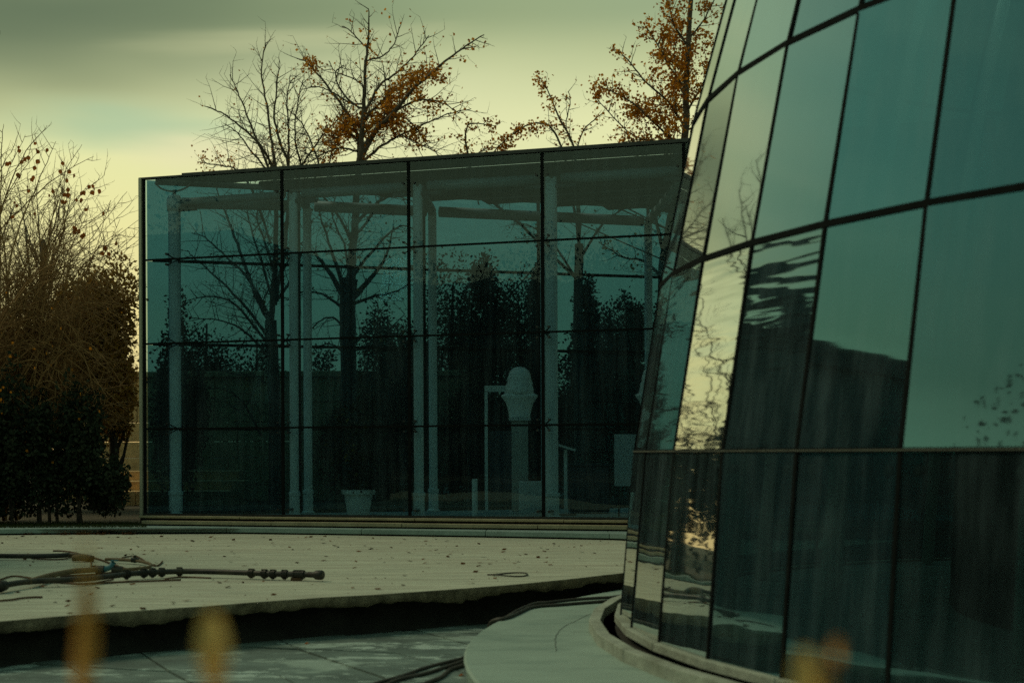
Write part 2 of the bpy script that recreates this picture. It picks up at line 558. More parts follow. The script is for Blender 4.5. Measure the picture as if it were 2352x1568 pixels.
# the rough front face, thickness varies where mortar broke away
s = MB()
rows = []
for i, p in enumerate(edge):
    th = .085 + .022 * noise.fractal(Vector((p.x * 1.7, p.y * 1.7, 4)), 1, 2, 4) + .022 * noise.fractal(Vector((p.x * 11, p.y * 11, 9)), 1, 2, 3) + (.02 if 1.2 < (p.x + 2) % 2.2 < 1.6 else 0)
    nrm = Vector((.65, -.76, 0))
    a = noise.fractal(Vector((p.x * 9, p.y * 9, 1)), 1, 2, 3)
    b = noise.fractal(Vector((p.x * 9, p.y * 9, 7)), 1, 2, 3)
    rows.append([p + Vector((0, 0, Z_SLAB)), p + nrm * (.004 + .008 * a) + Vector((0, 0, Z_SLAB - .012)),
                 p + nrm * (.015 * b) + Vector((0, 0, Z_SLAB - th * .5)), p - nrm * (.006 + .02 * a) + Vector((0, 0, Z_SLAB - th)),
                 p - nrm * .35 + Vector((0, 0, Z_SLAB - th - .01))])
vs = [v for r in rows for v in r]
fs = [(i * 5 + k, i * 5 + k + 1, i * 5 + 5 + k + 1, i * 5 + 5 + k) for i in range(len(rows) - 1) for k in range(4)]
s.add(vs, fs)
tag(s.build('platform_edge', M['slab_edge'], smooth=True), kind='structure')
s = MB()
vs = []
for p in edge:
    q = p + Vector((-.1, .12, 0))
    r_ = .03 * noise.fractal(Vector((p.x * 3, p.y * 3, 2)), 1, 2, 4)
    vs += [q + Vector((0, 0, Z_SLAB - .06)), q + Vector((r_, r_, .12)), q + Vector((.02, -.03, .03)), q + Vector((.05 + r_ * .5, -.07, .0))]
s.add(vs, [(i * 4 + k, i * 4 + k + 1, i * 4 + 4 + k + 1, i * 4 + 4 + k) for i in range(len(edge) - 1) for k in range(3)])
tag(s.build('platform_foundation', M['floor_dark'], smooth=True), kind='structure')  # shade of the void under the slab, put into a near-black face

# steps between the platform and the pavilion, laid as separate blocks
PA = at(329, HZ + 3, 22).xy.to_3d()
PB = at(1585, HZ - 2, 22 * 770 / 868).xy.to_3d()
WD = (PB - PA).normalized()
WN = Vector((WD.y, -WD.x, 0))            # towards the camera
if WN.y > 0:
    WN = -WN


def wall_t(px, off=0.0):
    """distance along the front wall (shifted inwards by off) where the picture column px meets it"""
    r = ray(px, HZ)
    P0 = PA - WN * off
    # P0 + WD t = k r
    det = WD.x * (-r.y) - (-r.x) * WD.y
    return ((-P0.x) * (-r.y) - (-r.x) * (-P0.y)) / det


def wall_p(t, off=0.0, z=0.0):
    p = PA + WD * t - WN * off
    return Vector((p.x, p.y, z))


st = bpy.data.objects.new('steps', None)
col.objects.link(st)
st['kind'] = 'structure'


def quadblock(a, b, c, d, z0, z1, name, mat, par):
    """plan corners a b c d"""
    MB().prism([Vector((p.x, p.y, z0)) for p in (a, b, c, d)], [Vector((p.x, p.y, z1)) for p in (a, b, c, d)]).build(name, mat, par, bevel=.006)


def fe(px):    # far edge of the platform in plan
    ys = [(-400, 1232), (0, 1229), (400, 1223.5), (800, 1229), (1236, 1236), (1451, 1241), (2000, 1264)]
    for (x0, y0), (x1, y1) in zip(ys, ys[1:]):
        if x0 <= px <= x1:
            return on(px, y0 + (y1 - y0) * (px - x0) / (x1 - x0), Z_SLAB)
    return on(px, 1240, Z_SLAB)


cuts = [-400, -60, 235, 520, 830, 1115, 1400, 1700]
for a, b in zip(cuts, cuts[1:]):
    p, q = fe(a), fe(b)
    g_ = (q - p).normalized() * .004
    p, q = p + g_, q - g_
    quadblock(p, q, q + Vector((0.02, .75, 0)), p + Vector((0.02, .75, 0)), .352, .42, 'step_stone', M['step_shade'], st)
    bk = Vector((0, .05, 0))
    quadblock(p + bk, q + bk, q + Vector((0.02, .7, 0)), p + Vector((0.02, .7, 0)), .2, .348, 'step_bed', M['floor_dark'], st)  # near-black recessed fill, shows as the dark line under each step
tA, tB = wall_t(345), wall_t(1900)
cuts = [tA] + [wall_t(x) for x in (640, 937, 1246, 1560)] + [tB]
for k, (a, b) in enumerate(zip(cuts, cuts[1:])):
    quadblock(wall_p(a + .005, -.27), wall_p(b - .005, -.27), wall_p(b - .005, -.1), wall_p(a + .005, -.1), .442, .495 + .003 * (k % 2), 'step_stone', M['step'], st)
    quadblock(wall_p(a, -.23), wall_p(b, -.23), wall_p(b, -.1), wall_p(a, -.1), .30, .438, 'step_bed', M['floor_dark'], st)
cuts = [wall_t(329)] + [wall_t(x) for x in (560, 960, 1300, 1620)] + [tB]
for k, (a, b) in enumerate(zip(cuts, cuts[1:])):
    quadblock(wall_p(a + .004, -.15), wall_p(b - .004, -.15), wall_p(b - .004, .12), wall_p(a + .004, .12), .528, Z_PAV - .003 * (k % 2), 'step_stone', M['step'], st)
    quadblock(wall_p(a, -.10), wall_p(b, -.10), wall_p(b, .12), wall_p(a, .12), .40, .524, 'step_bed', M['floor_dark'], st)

g = MB()
g.add([(-900, 20.9, Z_BACK - .1), (-60, 20.9, Z_BACK - .1), (-5.5, 20.9, Z_BACK - .1), (6, 20.9, Z_BACK - .1), (900, 20.9, Z_BACK - .1), (900, 900, Z_BACK), (-900, 900, Z_BACK)], [(0, 1, 2, 3, 4, 5, 6)])
tag(g.build('garden_ground', M['dirt']), kind='structure')
# planting bed the photographer crouches in, and the ground behind it
g = MB()
g.box((0, -448.6, .30), (1800, 900, .6))
tag(g.build('planting_bed', M['dirt']), kind='structure')

# round apron of the tower
S = 1.2
TC = Vector((5.765 * S, 8.553 * S, 0))
DC, DR = Vector((6.9, 9.5, 0)), 7.225
s = MB()
n = 120
ring = lambda r, z: [DC + Vector((r * math.cos(2 * math.pi * k / n), r * math.sin(2 * math.pi * k / n), z)) for k in range(n)]
s.prism(ring(DR - .03, .0), ring(DR, Z_DISC - .02))
s.v = s.v
o_ap = MB()
o_ap.v, o_ap.f = [], []
a0, a1, a2 = ring(DR - .04, -.03), ring(DR, Z_DISC - .015), ring(DR - .015, Z_DISC)
o_ap.add(a0 + a1 + a2, [(k, (k + 1) % n, n + (k + 1) % n, n + k) for k in range(n)] + [(n + k, n + (k + 1) % n, 2 * n + (k + 1) % n, 2 * n + k) for k in range(n)] + [tuple(range(2 * n, 3 * n))])
ap = tag(o_ap.build('round_apron', M['apron']), kind='structure')
cr = MB()
for pts in ([(1605, 790), (1604, 720), (1608, 690), (1662, 632), (1730, 600), (1800, 566), (1930, 560)], [(1790, 566), (1900, 530), (2030, 492)], [(1700, 668), (1830, 667), (2020, 664)]):
    w = [on(689 + x * .3662, 1206 + y * .3662, Z_DISC) for x, y in pts]
    ww = smoothline(w, 5)
    ww = [p + Vector((random.uniform(-.006, .006), random.uniform(-.006, .006), 0)) for p in ww]
    for a, b in zip(ww, ww[1:]):
        d = (b - a).normalized()
        nn = Vector((-d.y, d.x, 0)) * .0022
        cr.add([a - nn + Vector((0, 0, .002)), a + nn + Vector((0, 0, .002)), b + nn + Vector((0, 0, .002)), b - nn + Vector((0, 0, .002))], [(0, 1, 2, 3)])
tag(cr.build('apron_crack', M['floor_dark']), kind='structure')

# ------------------------------------------------------------------ the faceted glass tower
PH, DT, NF = 3.223, 2 * math.pi / 50, 50
RR = [5.104, 5.016, 4.851, 4.648, 4.38, 4.05]
RZ = [-1.0, .006, 1.025, 2.021, 3.0, 3.95]
tw = root('glass_tower', (TC.x, TC.y, Z_TBASE), 'large round tower of leaning teal glass facets standing on the round grey apron', 'tower')


def tp(i, k, dr=0.0):
    a = PH + DT * i
    r = RR[k] * S + dr
    return Vector((TC.x + r * math.cos(a), TC.y + r * math.sin(a), H + RZ[k] * S))


def pane(q, th, inward, name, mat, par):
    vs = [Vector(p) for p in q]
    if (vs[1] - vs[0]).cross(vs[3] - vs[0]).dot(inward) < 0:
        vs.reverse()
    return MB().prism(vs, [p + inward * th for p in vs]).build(name, mat, par)


prn = random.Random(9)
for k in range(5):
    for i in range(NF):
        q = [tp(i, k), tp(i + 1, k), tp(i + 1, k + 1), tp(i, k + 1)]
        c = sum(q, Vector()) / 4
        nrm = (q[1] - q[0]).cross(q[3] - q[0]).normalized()
        if nrm.dot(c - TC - Vector((0, 0, c.z))) < 0:
            nrm = -nrm
        q = [p + (c - p) * .006 for p in q]
        # tiny random tilt of every pane so that reflections break at the joints
        tilt = (prn.uniform(-.004, .004), prn.uniform(-.004, .004))
        q = [p + nrm * (tilt[0] * (1 if a in (0, 1) else -1) + tilt[1] * (1 if a in (0, 3) else -1)) for a, p in enumerate(q)]
        mat = M['wavy_glass'] if (k == 1 and i % NF in (1, 2, 49, 0)) else M['tower_glass'] if k else M['base_glass']
        pane(q, .018, -nrm, 'glass_pane', mat, tw)
for i in range(NF):
    m = MB()
    vs = []
    for k in range(6):
        a_, b_, c_ = tp(i - 1, k), tp(i, k, .006), tp(i + 1, k)
        vs += [b_ + (a_ - b_).normalized() * .014, b_, b_ + (c_ - b_).normalized() * .014, tp(i, k, -.02)]
    m.add(vs, [(k * 4 + j, k * 4 + (j + 1) % 4, k * 4 + 4 + (j + 1) % 4, k * 4 + 4 + j) for k in range(5) for j in range(4)])
    m.build('vertical_joint', M['rubber'], tw)
for k in range(1, 6):
    m = MB()
    hw_ = .012 if k == 1 else .019
    vs = []
    for i in range(NF):
        for dz_, dr_ in ((-hw_, .008 + hw_ * .12), (-hw_, -.02), (hw_, -.02), (hw_, .008 - hw_ * .12)):
            vs.append(tp(i, k, dr_) + Vector((0, 0, dz_)))
    m.add(vs, [(i * 4 + j, i * 4 + (j + 1) % 4, ((i + 1) % NF) * 4 + (j + 1) % 4, ((i + 1) % NF) * 4 + j) for i in range(NF) for j in range(4)])
    m.build('ring_joint', M['rubber'], tw)
# base: sill, dark channel, outer curb, in blocks
m = MB()
vs = []
for i in range(NF):
    for dz_, dr_ in ((-.0025, .012), (-.0025, .0), (.0025, .0), (.0025, .0115)):
        vs.append(tp(i, 1, dr_) + Vector((0, 0, dz_)))
m.add(vs, [(i * 4 + j, i * 4 + (j + 1) % 4, ((i + 1) % NF) * 4 + (j + 1) % 4, ((i + 1) % NF) * 4 + j) for i in range(NF) for j in range(4)])
m.build('ring_trim', M['trim'], tw)
for i in range(0, NF, 2):
    for (r0, r1, z0, z1, nm, mt) in ((-.06, .045, .245, Z_TBASE, 'sill_block', M['curb']), (.15, .235, .16, .262, 'curb_block', M['curb'])):
        q0, q1 = [], []
        for d_ in range(3):
            a = PH + DT * (i + d_ + 1) + (.0007 if d_ == 0 else -.0007 if d_ == 2 else 0)
            for lst, r_ in ((q0, RR[0] * S + r0), (q1, RR[0] * S + r1)):
                lst.append(Vector((TC.x + r_ * math.cos(a), TC.y + r_ * math.sin(a), 0)))
        poly = q0 + q1[::-1]
        MB().prism([p + Vector((0, 0, z0)) for p in poly], [p + Vector((0, 0, z1)) for p in poly]).build(nm, mt, tw, bevel=.005)
m = MB()
pr = [(RR[0] * S + .15, .19), (RR[0] * S + .04, .19), (RR[0] * S - .05, .2), (RR[0] * S - .06, .245)]
m.lathe((TC.x, TC.y, 0), pr, 100)
m.build('drain_channel', M['floor_dark'], tw)
# glass bolts close to the visible nodes
bolt = MB().lathe((0, 0, 0), [(.001, -.03), (.02, -.03), (.028, -.02), (.028, 0.004), (.018, .012), (.001, .012)], 12).mesh('glass_bolt', M['steel'])
for i in range(0, 7):
    for k in (1, 2, 3):
        for sx in (-1, 1):
            for sz in (-1, 1):
                p = tp(i, k)
                nb = tp(i + sx, k) - p
                vb = (tp(i, k + sz) - p) if k + sz < 6 else Vector((0, 0, 1))
                a = PH + DT * (i + sx * .5)
                nrm = Vector((math.cos(a), math.sin(a), .15)).normalized()
                share(bolt, 'glass_bolt', tw, p + nb.normalized() * .1 + vb.normalized() * .1 - nrm * .02, nrm.to_track_quat('Z', 'Y').to_matrix())
# inside: floor, dark core, leaning posts and braces
MB().lathe((TC.x, TC.y, 0), [(.01, .27), (5.95, .27), (5.95, .285), (.01, .285)], 64).build('interior_floor', M['interior'], tw)
MB().lathe((TC.x, TC.y, .285), [(3.6, 0), (3.5, 2.2), (3.0, 4.9)], 40).build('core_wall', M['core'], tw)
for i in range(-10, 14, 2):
    MB().tube([tp(i + .5, 0, -.55), tp(i + .5, 2, -.5), tp(i + .5, 4, -.5), tp(i + .5, 5, -.5)], .06, 10).build('leaning_post', M['white'], tw, smooth=True)
for i in (5,):
    MB().tube([tp(i + .5, 1, -.5), tp(i + 6.5, 0, -.5)], .05, 8).build('brace', M['white'], tw, smooth=True)
MB().tube([tp(i, 5) for i in range(NF + 1)], .06, 6, cap=False).build('top_ring', M['steel'], tw)

# ------------------------------------------------------------------ the glass pavilion
pv = root('glass_pavilion', (PA.x, PA.y, Z_PAV), 'long low dark glass pavilion with white columns behind the pale platform', 'pavilion')
ZL = [at(329, y, 22).z for y in (1182, 985, 790, 598, 412)]
T = [0, wall_t(650), wall_t(941), wall_t(1248)]
W = T[3] - T[2]
T += [T[3] + W, T[3] + 2 * W, T[3] + 3 * W]
for a, b in zip(T, T[1:]):
    for z0, z1 in zip(ZL, ZL[1:]):
        q = [wall_p(a + .012, 0, z0 + .012), wall_p(b - .012, 0, z0 + .012), wall_p(b - .012, 0, z1 - .012), wall_p(a + .012, 0, z1 - .012)]
        tl = (prn.uniform(-.0015, .0015), prn.uniform(-.0015, .0015))
        q = [p + WN * (tl[0] * (1 if x in (0, 1) else -1) + tl[1] * (1 if x in (0, 3) else -1)) for x, p in enumerate(q)]
        pane(q, .016, -WN, 'glass_pane', M['glass'], pv)
yaw = math.atan2(WD.y, WD.x)
for k, t_ in enumerate(T):
    if k == 0:
        MB().box(wall_p(0 - .02, .02, (ZL[0] + ZL[4]) / 2), (.045, .12, ZL[4] - ZL[0] + .02), yaw).build('corner_post', M['alu'], pv)
        MB().box(wall_p(.028, .005, (ZL[0] + ZL[4]) / 2), (.04, .03, ZL[4] - ZL[0]), yaw).build('vertical_joint', M['rubber'], pv)
    else:
        MB().box(wall_p(t_, .002, (ZL[0] + ZL[4]) / 2), (.045, .026, ZL[4] - ZL[0]), yaw).build('vertical_joint', M['rubber'], pv)
for z_ in ZL[1:4]:
    MB().box(wall_p(T[-1] / 2, .004, z_), (T[-1], .022, .028), yaw).build('horizontal_joint', M['rubber'], pv)
MB().box(wall_p(T[-1] / 2, .0, ZL[0] - .005), (T[-1], .06, .07), yaw).build('bottom_rail', M['steel'], pv)
MB().box(wall_p(T[-1] / 2 + .35, .03, ZL[4] + .025), (T[-1] - .7, .10, .05), yaw).build('top_rail', M['steel'], pv)
MB().box(wall_p(.35, .03, ZL[4] + .012), (.8, .10, .025), yaw).build('top_rail', M['steel'], pv)

# back wall running away from the sharp left corner
QA = PA
QB = Vector((at(1500, HZ, 24.4).x, 24.4, 0))
BD = (QB - QA).normalized()
BN = Vector((BD.y, -BD.x, 0))


def back_t(px):
    r = ray(px, HZ)
    det = BD.x * (-r.y) - (-r.x) * BD.y
    return ((-QA.x) * (-r.y) - (-r.x) * (-QA.y)) / det


def back_p(t, off=0, z=0):
    p = QA + BD * t + BN * off
    return Vector((p.x, p.y, z))


BT = [0.06] + [back_t(x) for x in (688, 975, 1238, 1490)]
BT += [BT[-1] + 2.2, BT[-1] + 4.4]
byaw = math.atan2(BD.y, BD.x)
for a, b in zip(BT, BT[1:]):
    for z0, z1 in zip(ZL, ZL[1:]):
        q = [back_p(a + .012, 0, z0 + .012), back_p(b - .012, 0, z0 + .012), back_p(b - .012, 0, z1 - .012), back_p(a + .012, 0, z1 - .012)]
        pane(q, .016, Vector((-BN.x, -BN.y, 0)), 'glass_pane', M['back_glass'], pv)
for t_ in BT[1:]:
    MB().box(back_p(t_, .02, (ZL[0] + ZL[4]) / 2), (.05, .03, ZL[4] - ZL[0]), byaw).build('vertical_joint', M['rubber'], pv)
for z_ in ZL[1:4]:
    MB().box(back_p(BT[-1] / 2 + .1, .03, z_), (BT[-1] - .1, .03, .045), byaw).build('horizontal_joint', M['rubber'], pv)
MB().box(back_p(BT[-1] / 2 + .1, .02, ZL[0] + .02), (BT[-1] - .1, .06, .06), byaw).build('bottom_rail', M['steel'], pv)
MB().box(back_p(BT[-1] / 2 + .1, .0, ZL[4] - .03), (BT[-1] - .2, .08, .08), byaw).build('top_rail', M['steel'], pv)
# end wall and floor
E0, E1 = wall_p(T[-1]), back_p(BT[-1])
m = MB().prism([Vector((p.x, p.y, Z_PAV - .06)) for p in (PA, E0, E1)], [Vector((p.x, p.y, Z_PAV - .004)) for p in (PA + WD * .2, E0 - WD * .05 , E1)])
m.build('interior_floor', M['interior'], pv)
ed = (E1 - E0).normalized()
for a in range(3):
    p0, p1 = E0.lerp(E1, a / 3), E0.lerp(E1, (a + 1) / 3)
    nn = Vector((-ed.y, ed.x, 0))
    for z0, z1 in zip(ZL, ZL[1:]):
        q = [Vector((p.x, p.y, z)) for p, z in ((p0 + ed * .02, z0 + .01), (p1 - ed * .02, z0 + .01), (p1 - ed * .02, z1 - .01), (p0 + ed * .02, z1 - .01))]
        pane(q, .016, nn, 'glass_pane', M['glass'], pv)


# columns
def column(p, r, top=5.42):
    m = MB()
    m.lathe((p.x, p.y, Z_PAV), [(r * 1.5, 0), (r * 1.5, .02), (r * 1.15, .04), (r * 1.15, .3), (r * 1.28, .31), (r * 1.28, .36), (r, .37), (r, top - Z_PAV)], 20)
    return m.build('column', M['white'], pv, smooth=False)


def wp(px, off, z=0):
    return wall_p(wall_t(px, off), off, z)


fcols = [(403, .30, .095), (676, .22, .068), (962, .22, .072), (1268, .28, .088), (1590, .28, .088), (1930, .28, .088)]
for px, off, r in fcols:
    column(wp(px, off), r, 5.44)
bcols = []
for px in (703, 988, 1243, 1480):
    t_ = back_t(px)
    p = back_p(t_, .22)
    bcols.append(p)
    column(p, .068, 5.40)
# perimeter beams
fp = [wp(px, off, 5.42) for px, off, r in fcols]
for a, b in zip(fp, fp[1:]):
    d = (b - a).normalized()
    a2, b2 = a + d * .16, b - d * .16
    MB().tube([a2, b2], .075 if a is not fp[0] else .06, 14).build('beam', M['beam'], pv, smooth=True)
    MB().box(a2.lerp(b2, .03) - Vector((0, 0, .11)), (.34, .09, .05), yaw).build('beam_bracket', M['steel'], pv)
    MB().box(a2.lerp(b2, .97) - Vector((0, 0, .11)), (.34, .09, .05), yaw).build('beam_bracket', M['steel'], pv)
bp = [fp[0]] + [Vector((p.x, p.y, 5.42)) for p in bcols]
for a, b in zip(bp, bp[1:]):
    d = (b - a).normalized()
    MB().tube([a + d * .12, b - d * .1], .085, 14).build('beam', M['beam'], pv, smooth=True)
for a, b in ((1, 0), (2, 1), (3, 2), (4, 3)):
    f_, b_ = fp[a], Vector((bcols[b].x, bcols[b].y, 5.42))
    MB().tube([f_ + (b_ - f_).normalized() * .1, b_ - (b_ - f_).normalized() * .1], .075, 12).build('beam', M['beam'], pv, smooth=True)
# curved cap over the first column
p = fp[0]
MB().lathe((p.x, p.y, p.z - .13), [(.11, 0), (.12, .1), (.115, .19), (.09, .24), (.02, .255)], 20).build('column_cap', M['white'], pv, smooth=True)
arm = [p + WD * dx + Vector((0, 0, dz)) for dx, dz in ((-.34, .33), (-.24, .24), (-.1, .19), (0, .18), (.1, .19), (.24, .24), (.34, .33))]
m = MB().tube(smoothline(arm, 3), .014, 8)
m.tube([p + Vector((0, 0, .08)), p + Vector((0, 0, .2))], .03, 8)
m.build('roof_support', M['steel'], pv)


def inside_len(off):
    """where a line parallel to the front wall at this depth starts inside the wedge"""
    ang = BD.angle(WD)
    return off / math.tan(ang)


off = .06
MB().prism([wall_p(.3, .06, 5.74), wall_p(T[-1], .06, 5.74), wall_p(T[-1], .62, 5.74), wall_p(inside_len(.62) + .2, .62, 5.74)],
           [wall_p(.3, .06, 5.76), wall_p(T[-1], .06, 5.76), wall_p(T[-1], .62, 5.76), wall_p(inside_len(.62) + .2, .62, 5.76)]).build('roof_panel', M['dark_roof'], pv)
off = .60
while off < 1.9:
    a, b = inside_len(off + .4) + .15, T[-1] - .3
    MB().box(wall_p((a + b) / 2, off + .23, 5.70 - .03 * (off > 1.2)), (b - a, .45, .08), yaw).build('roof_slat', M['dark_roof'], pv, bevel=.03)
    off += .49
while off < 5.6:
    a, b = inside_len(off + .3) + .15, T[-1] - .3
    if b - a < .5:
        break
    c = wall_p((a + b) / 2, off + .24, 5.66)
    MB().box(c, (b - a, .40, .09), yaw).build('roof_slat', M['dark_roof'], pv, bevel=.03)
    off += .58
# tie rods
for (x0, y0, z0), (x1, y1, z1) in (((1295, 425, 20.6), (1545, 532, 22.6)), ((1300, 500, 23.2), (1530, 600, 22.2)), ((1318, 415, 20.4), (1600, 560, 23.2)), ((1100, 760, 22.6), (1240, 600, 20.9))):
    MB().tube([at(x0, y0, z0), at(x1, y1, z1)], .011, 6).build('tie_rod', M['steel'], pv)
# spider fittings
sp = MB()
for ax in (-1, 1):
    for az in (-1, 1):
        sp.tube([(0, .10, 0), (ax * .05, .075, az * .05), (ax * .085, .03, az * .075)], [.012, .011, .009], 6)
        sp.tube([(ax * .085, .05, az * .075), (ax * .085, -.026, az * .075)], .017, 10)
sp.tube([(0, .09, 0), (.05, .22, 0)], .016, 8)
sp = sp.mesh('spider_fitting', M['steel'])
rotm = Matrix.Rotation(yaw, 3, 'Z')
for t_ in T[1:6]:
    for z_ in ZL[1:4]:
        share(sp, 'spider_fitting', pv, wall_p(t_, .012, z_), rotm)
half = MB()
for az in (-1, 1):
    half.tube([(.1, .16, 0), (.04, .09, az * .04), (0, .03, az * .08)], [.012, .011, .009], 6)
    half.tube([(0, .05, az * .08), (0, -.026, az * .08)], .019, 10)
half = half.mesh('spider_fitting', M['steel'])
for z_ in ZL[1:4]:
    share(half, 'spider_fitting', pv, wall_p(wall_t(384), .012, z_), rotm)
single = MB()
for ax in (-1, 1):
    single.tube([(ax * .085, .2, 0), (ax * .085, -.026, 0)], .019, 10)
single = single.mesh('spider_fitting', M['steel'])
for t_ in T[1:6]:
    share(single, 'spider_fitting', pv, wall_p(t_, .012, ZL[4] - .32), rotm)
    share(single, 'spider_fitting', pv, wall_p(t_, .012, ZL[0] + .1), rotm)

# ------------------------------------------------------------------ things inside the pavilion
BZ = 21.0
K = BZ / F                                   # metres per picture pixel there
ZF = Z_PAV - .003


def ipos(px, Y=BZ):
    p = at(px, HZ, Y)
    return Vector((p.x, p.y, ZF))


pp = ipos(826, 21.55)
k = 21.3 / F
pot = root('flower_pot', (pp.x, pp.y - .2, ZF), 'round white flower pot holding a dark leafy plant behind the second glass bay', 'flower pot')
c = Vector((pp.x, pp.y - .2, ZF))
MB().lathe(c, [(24 * k, 0), (24.5 * k, .01), (33 * k, 50 * k), (38 * k, 51 * k), (39 * k, 57 * k), (39 * k, 61 * k), (36 * k, 61 * k), (33 * k, 54 * k), (1 * k, 53 * k)], 32).build('pot', M['pot'], pot, smooth=False)
m = MB()
rp = random.Random(3)
for _ in range(900):
    th, r, hh = rp.uniform(0, 6.28), rp.random() ** .6 * .5, rp.uniform(.35, 1.75)
    r *= (1 - abs(hh - 1.1) / 1.3)
    q = c + Vector((r * math.cos(th) * 1.2, r * math.sin(th), hh))
    d = Vector((math.cos(th), math.sin(th), rp.uniform(-.8, .6))).normalized() * rp.uniform(.08, .17)
    w = d.cross(Vector((0, 0, 1))).normalized() * .022
    m.add([q, q + d * .5 + w, q + d, q + d * .5 - w], [(0, 1, 2, 3)])
lv = m.build('foliage', M['houseplant'], pot)
lv['kind'] = 'stuff'
m = MB()
for _ in range(9):
    th = rp.uniform(0, 6.28)
    m.tube([c + Vector((0, 0, .3)), c + Vector((math.cos(th) * .1, math.sin(th) * .1, .8)), c + Vector((math.cos(th) * .3, math.sin(th) * .3, 1.5))], [.015, .012, .006], 5)
m.build('stem', M['bark_dark'], pot)


def make_bust(px, label, full=True):
    c = ipos(px, 20.9)
    k = 20.9 / F
    zt = H + (HZ - 960) * k
    r = root('stone_bust', (c.x, c.y, zt), label, 'bust', 'white busts inside the pavilion')
    # body: flared shoulders narrowing to the foot, elliptical
    body = MB().lathe((c.x, c.y, zt), [(24 * k, 0), (24 * k, 3 * k), (26 * k, 18 * k), (29 * k, 28 * k), (32 * k, 36 * k), (38 * k, 45 * k), (42 * k, 50 * k), (41 * k, 53 * k), (35 * k, 56 * k), (24 * k, 58 * k), (15 * k, 66 * k), (11 * k, 74 * k)], 36, .62)
    for i, v in enumerate(body.v):
        x, y, z = v
        a = math.atan2(y - c.y, x - c.x)
        f = 1 + .03 * math.sin(a * 11)
        body.v[i] = (c.x + (x - c.x) * f, c.y + (y - c.y) * f, z)
    body.build('torso', M['plaster'], r, smooth=True)
    # head with ringlet hair falling on the shoulders, face turned away
    head = MB()
    prof = [(1, 118), (10, 116.5), (18, 112), (23, 105), (25, 98), (26.5, 90), (27, 82), (28.5, 74), (30.5, 66), (31, 60), (30, 55)]
    head.lathe((c.x, c.y, zt), [(a * k, b * k) for a, b in prof], 40, .85)
    for i, v in enumerate(head.v):
        x, y, z = v
        a = math.atan2(y - c.y, x - c.x)
        hgt = (z - zt) / k
        lock = max(0, min(1, (110 - hgt) / 30))
        f = 1 + lock * (.10 * math.sin(a * 12 + math.sin(hgt * .25) * 1.5) + .04 * math.sin(a * 5 + hgt * .4))
        head.v[i] = (c.x + (x - c.x) * f, c.y + (y - c.y) * f + (4 * k if y > c.y else 0), z)
    head.build('head', M['plaster'], r, smooth=True)
    # face on the far side
    nose = MB().lathe((c.x, c.y + 21 * k, zt + 84 * k), [(.5 * k, 12 * k), (3 * k, 4 * k), (4 * k, 0), (1 * k, -2 * k)], 10)
    nose.build('nose', M['plaster'], r, smooth=True)
    return r, c, zt


b1, c1, zt1 = make_bust(1194, 'white long-haired bust on a slim pedestal left of the fourth column')
b2, c2, zt2 = make_bust(1502, 'white bust half hidden behind the left edge of the glass tower')
for c_, lb in ((c1, 'slim grey pedestal carrying the long-haired bust'), (c2, 'pedestal of the half hidden bust beside the tower')):
    k = 20.9 / F
    r = root('pedestal', (c_.x, c_.y, ZF), lb, 'pedestal', 'bust pedestals')
    hgt = zt1 - ZF
    MB().box((c_.x, c_.y, ZF + .04), (50 * k, 50 * k, .08)).build('base', M['screen'], r, bevel=.005)
    MB().box((c_.x, c_.y, ZF + hgt / 2 + .02), (38 * k, 38 * k, hgt - .12)).build('shaft', M['interior'], r, bevel=.005)
    MB().box((c_.x, c_.y, zt1 - .021), (50 * k, 50 * k, .038)).build('top', M['screen'], r, bevel=.005)
c = ipos(1219, 20.55)
k = 20.55 / F
r = root('display_plinth', (c.x, c.y, ZF), 'plain white box plinth on the floor in front of the bust pedestal', 'plinth')
MB().box((c.x, c.y, ZF + .27), (56 * k, 56 * k, .52)).build('box', M['screen'], r, bevel=.006)
MB().box((c.x, c.y, ZF + .006), (50 * k, 50 * k, .012)).build('base', M['steel'], r)
c = ipos(1090, 20.9)
r = root('barrier_post', (c.x, c.y, ZF), 'short white post standing left of the white plinth', 'post')
MB().tube([c + Vector((0, 0, .02)), c + Vector((0, 0, .56))], .042, 14).build('post', M['white'], r)
MB().lathe(c, [(.08, 0), (.08, .012), (.045, .022)], 16).build('foot', M['white'], r)
# doorway frame behind the bust
c0, c1_ = at(1117, HZ, 23.0), at(1194, HZ, 23.0)
k = 23.0 / F
r = root('exhibition_stand', ((c0.x + c1_.x) / 2, 23.0, ZF), 'pale open frame standing on the floor behind the long-haired bust', 'stand')
ht = (HZ - 898) * k + H
for c_ in (c0, c1_):
    MB().box((c_.x, 23.0, (ZF + ht) / 2), (.05, .06, ht - ZF)).build('upright', M['white'], r)
MB().box(((c0.x + c1_.x) / 2, 23.0, ht + .04), (c1_.x - c0.x + .05, .06, .1)).build('lintel', M['white'], r)
MB().box(((c0.x + c1_.x) / 2, 23.04, ZF + .75), (c1_.x - c0.x - .1, .02, 1.1)).build('panel', M['building'], r)
# lectern
c = ipos(1302, 21.3)
r = root('lectern', (c.x, c.y, ZF), 'small pale lectern right of the fourth column', 'lectern')
z1 = H + (HZ - 1033) * 21.3 / F
MB().box((c.x - .02, c.y, (ZF + z1) / 2), (.05, .05, z1 - ZF)).build('stem', M['white'], r)
MB().box((c.x, c.y, z1 + .03), (.26, .3, .03), 0, Matrix.Rotation(R(18), 3, 'Y')).build('top', M['white'], r)
MB().box((c.x, c.y, ZF + .012), (.26, .26, .024)).build('base', M['steel'], r)
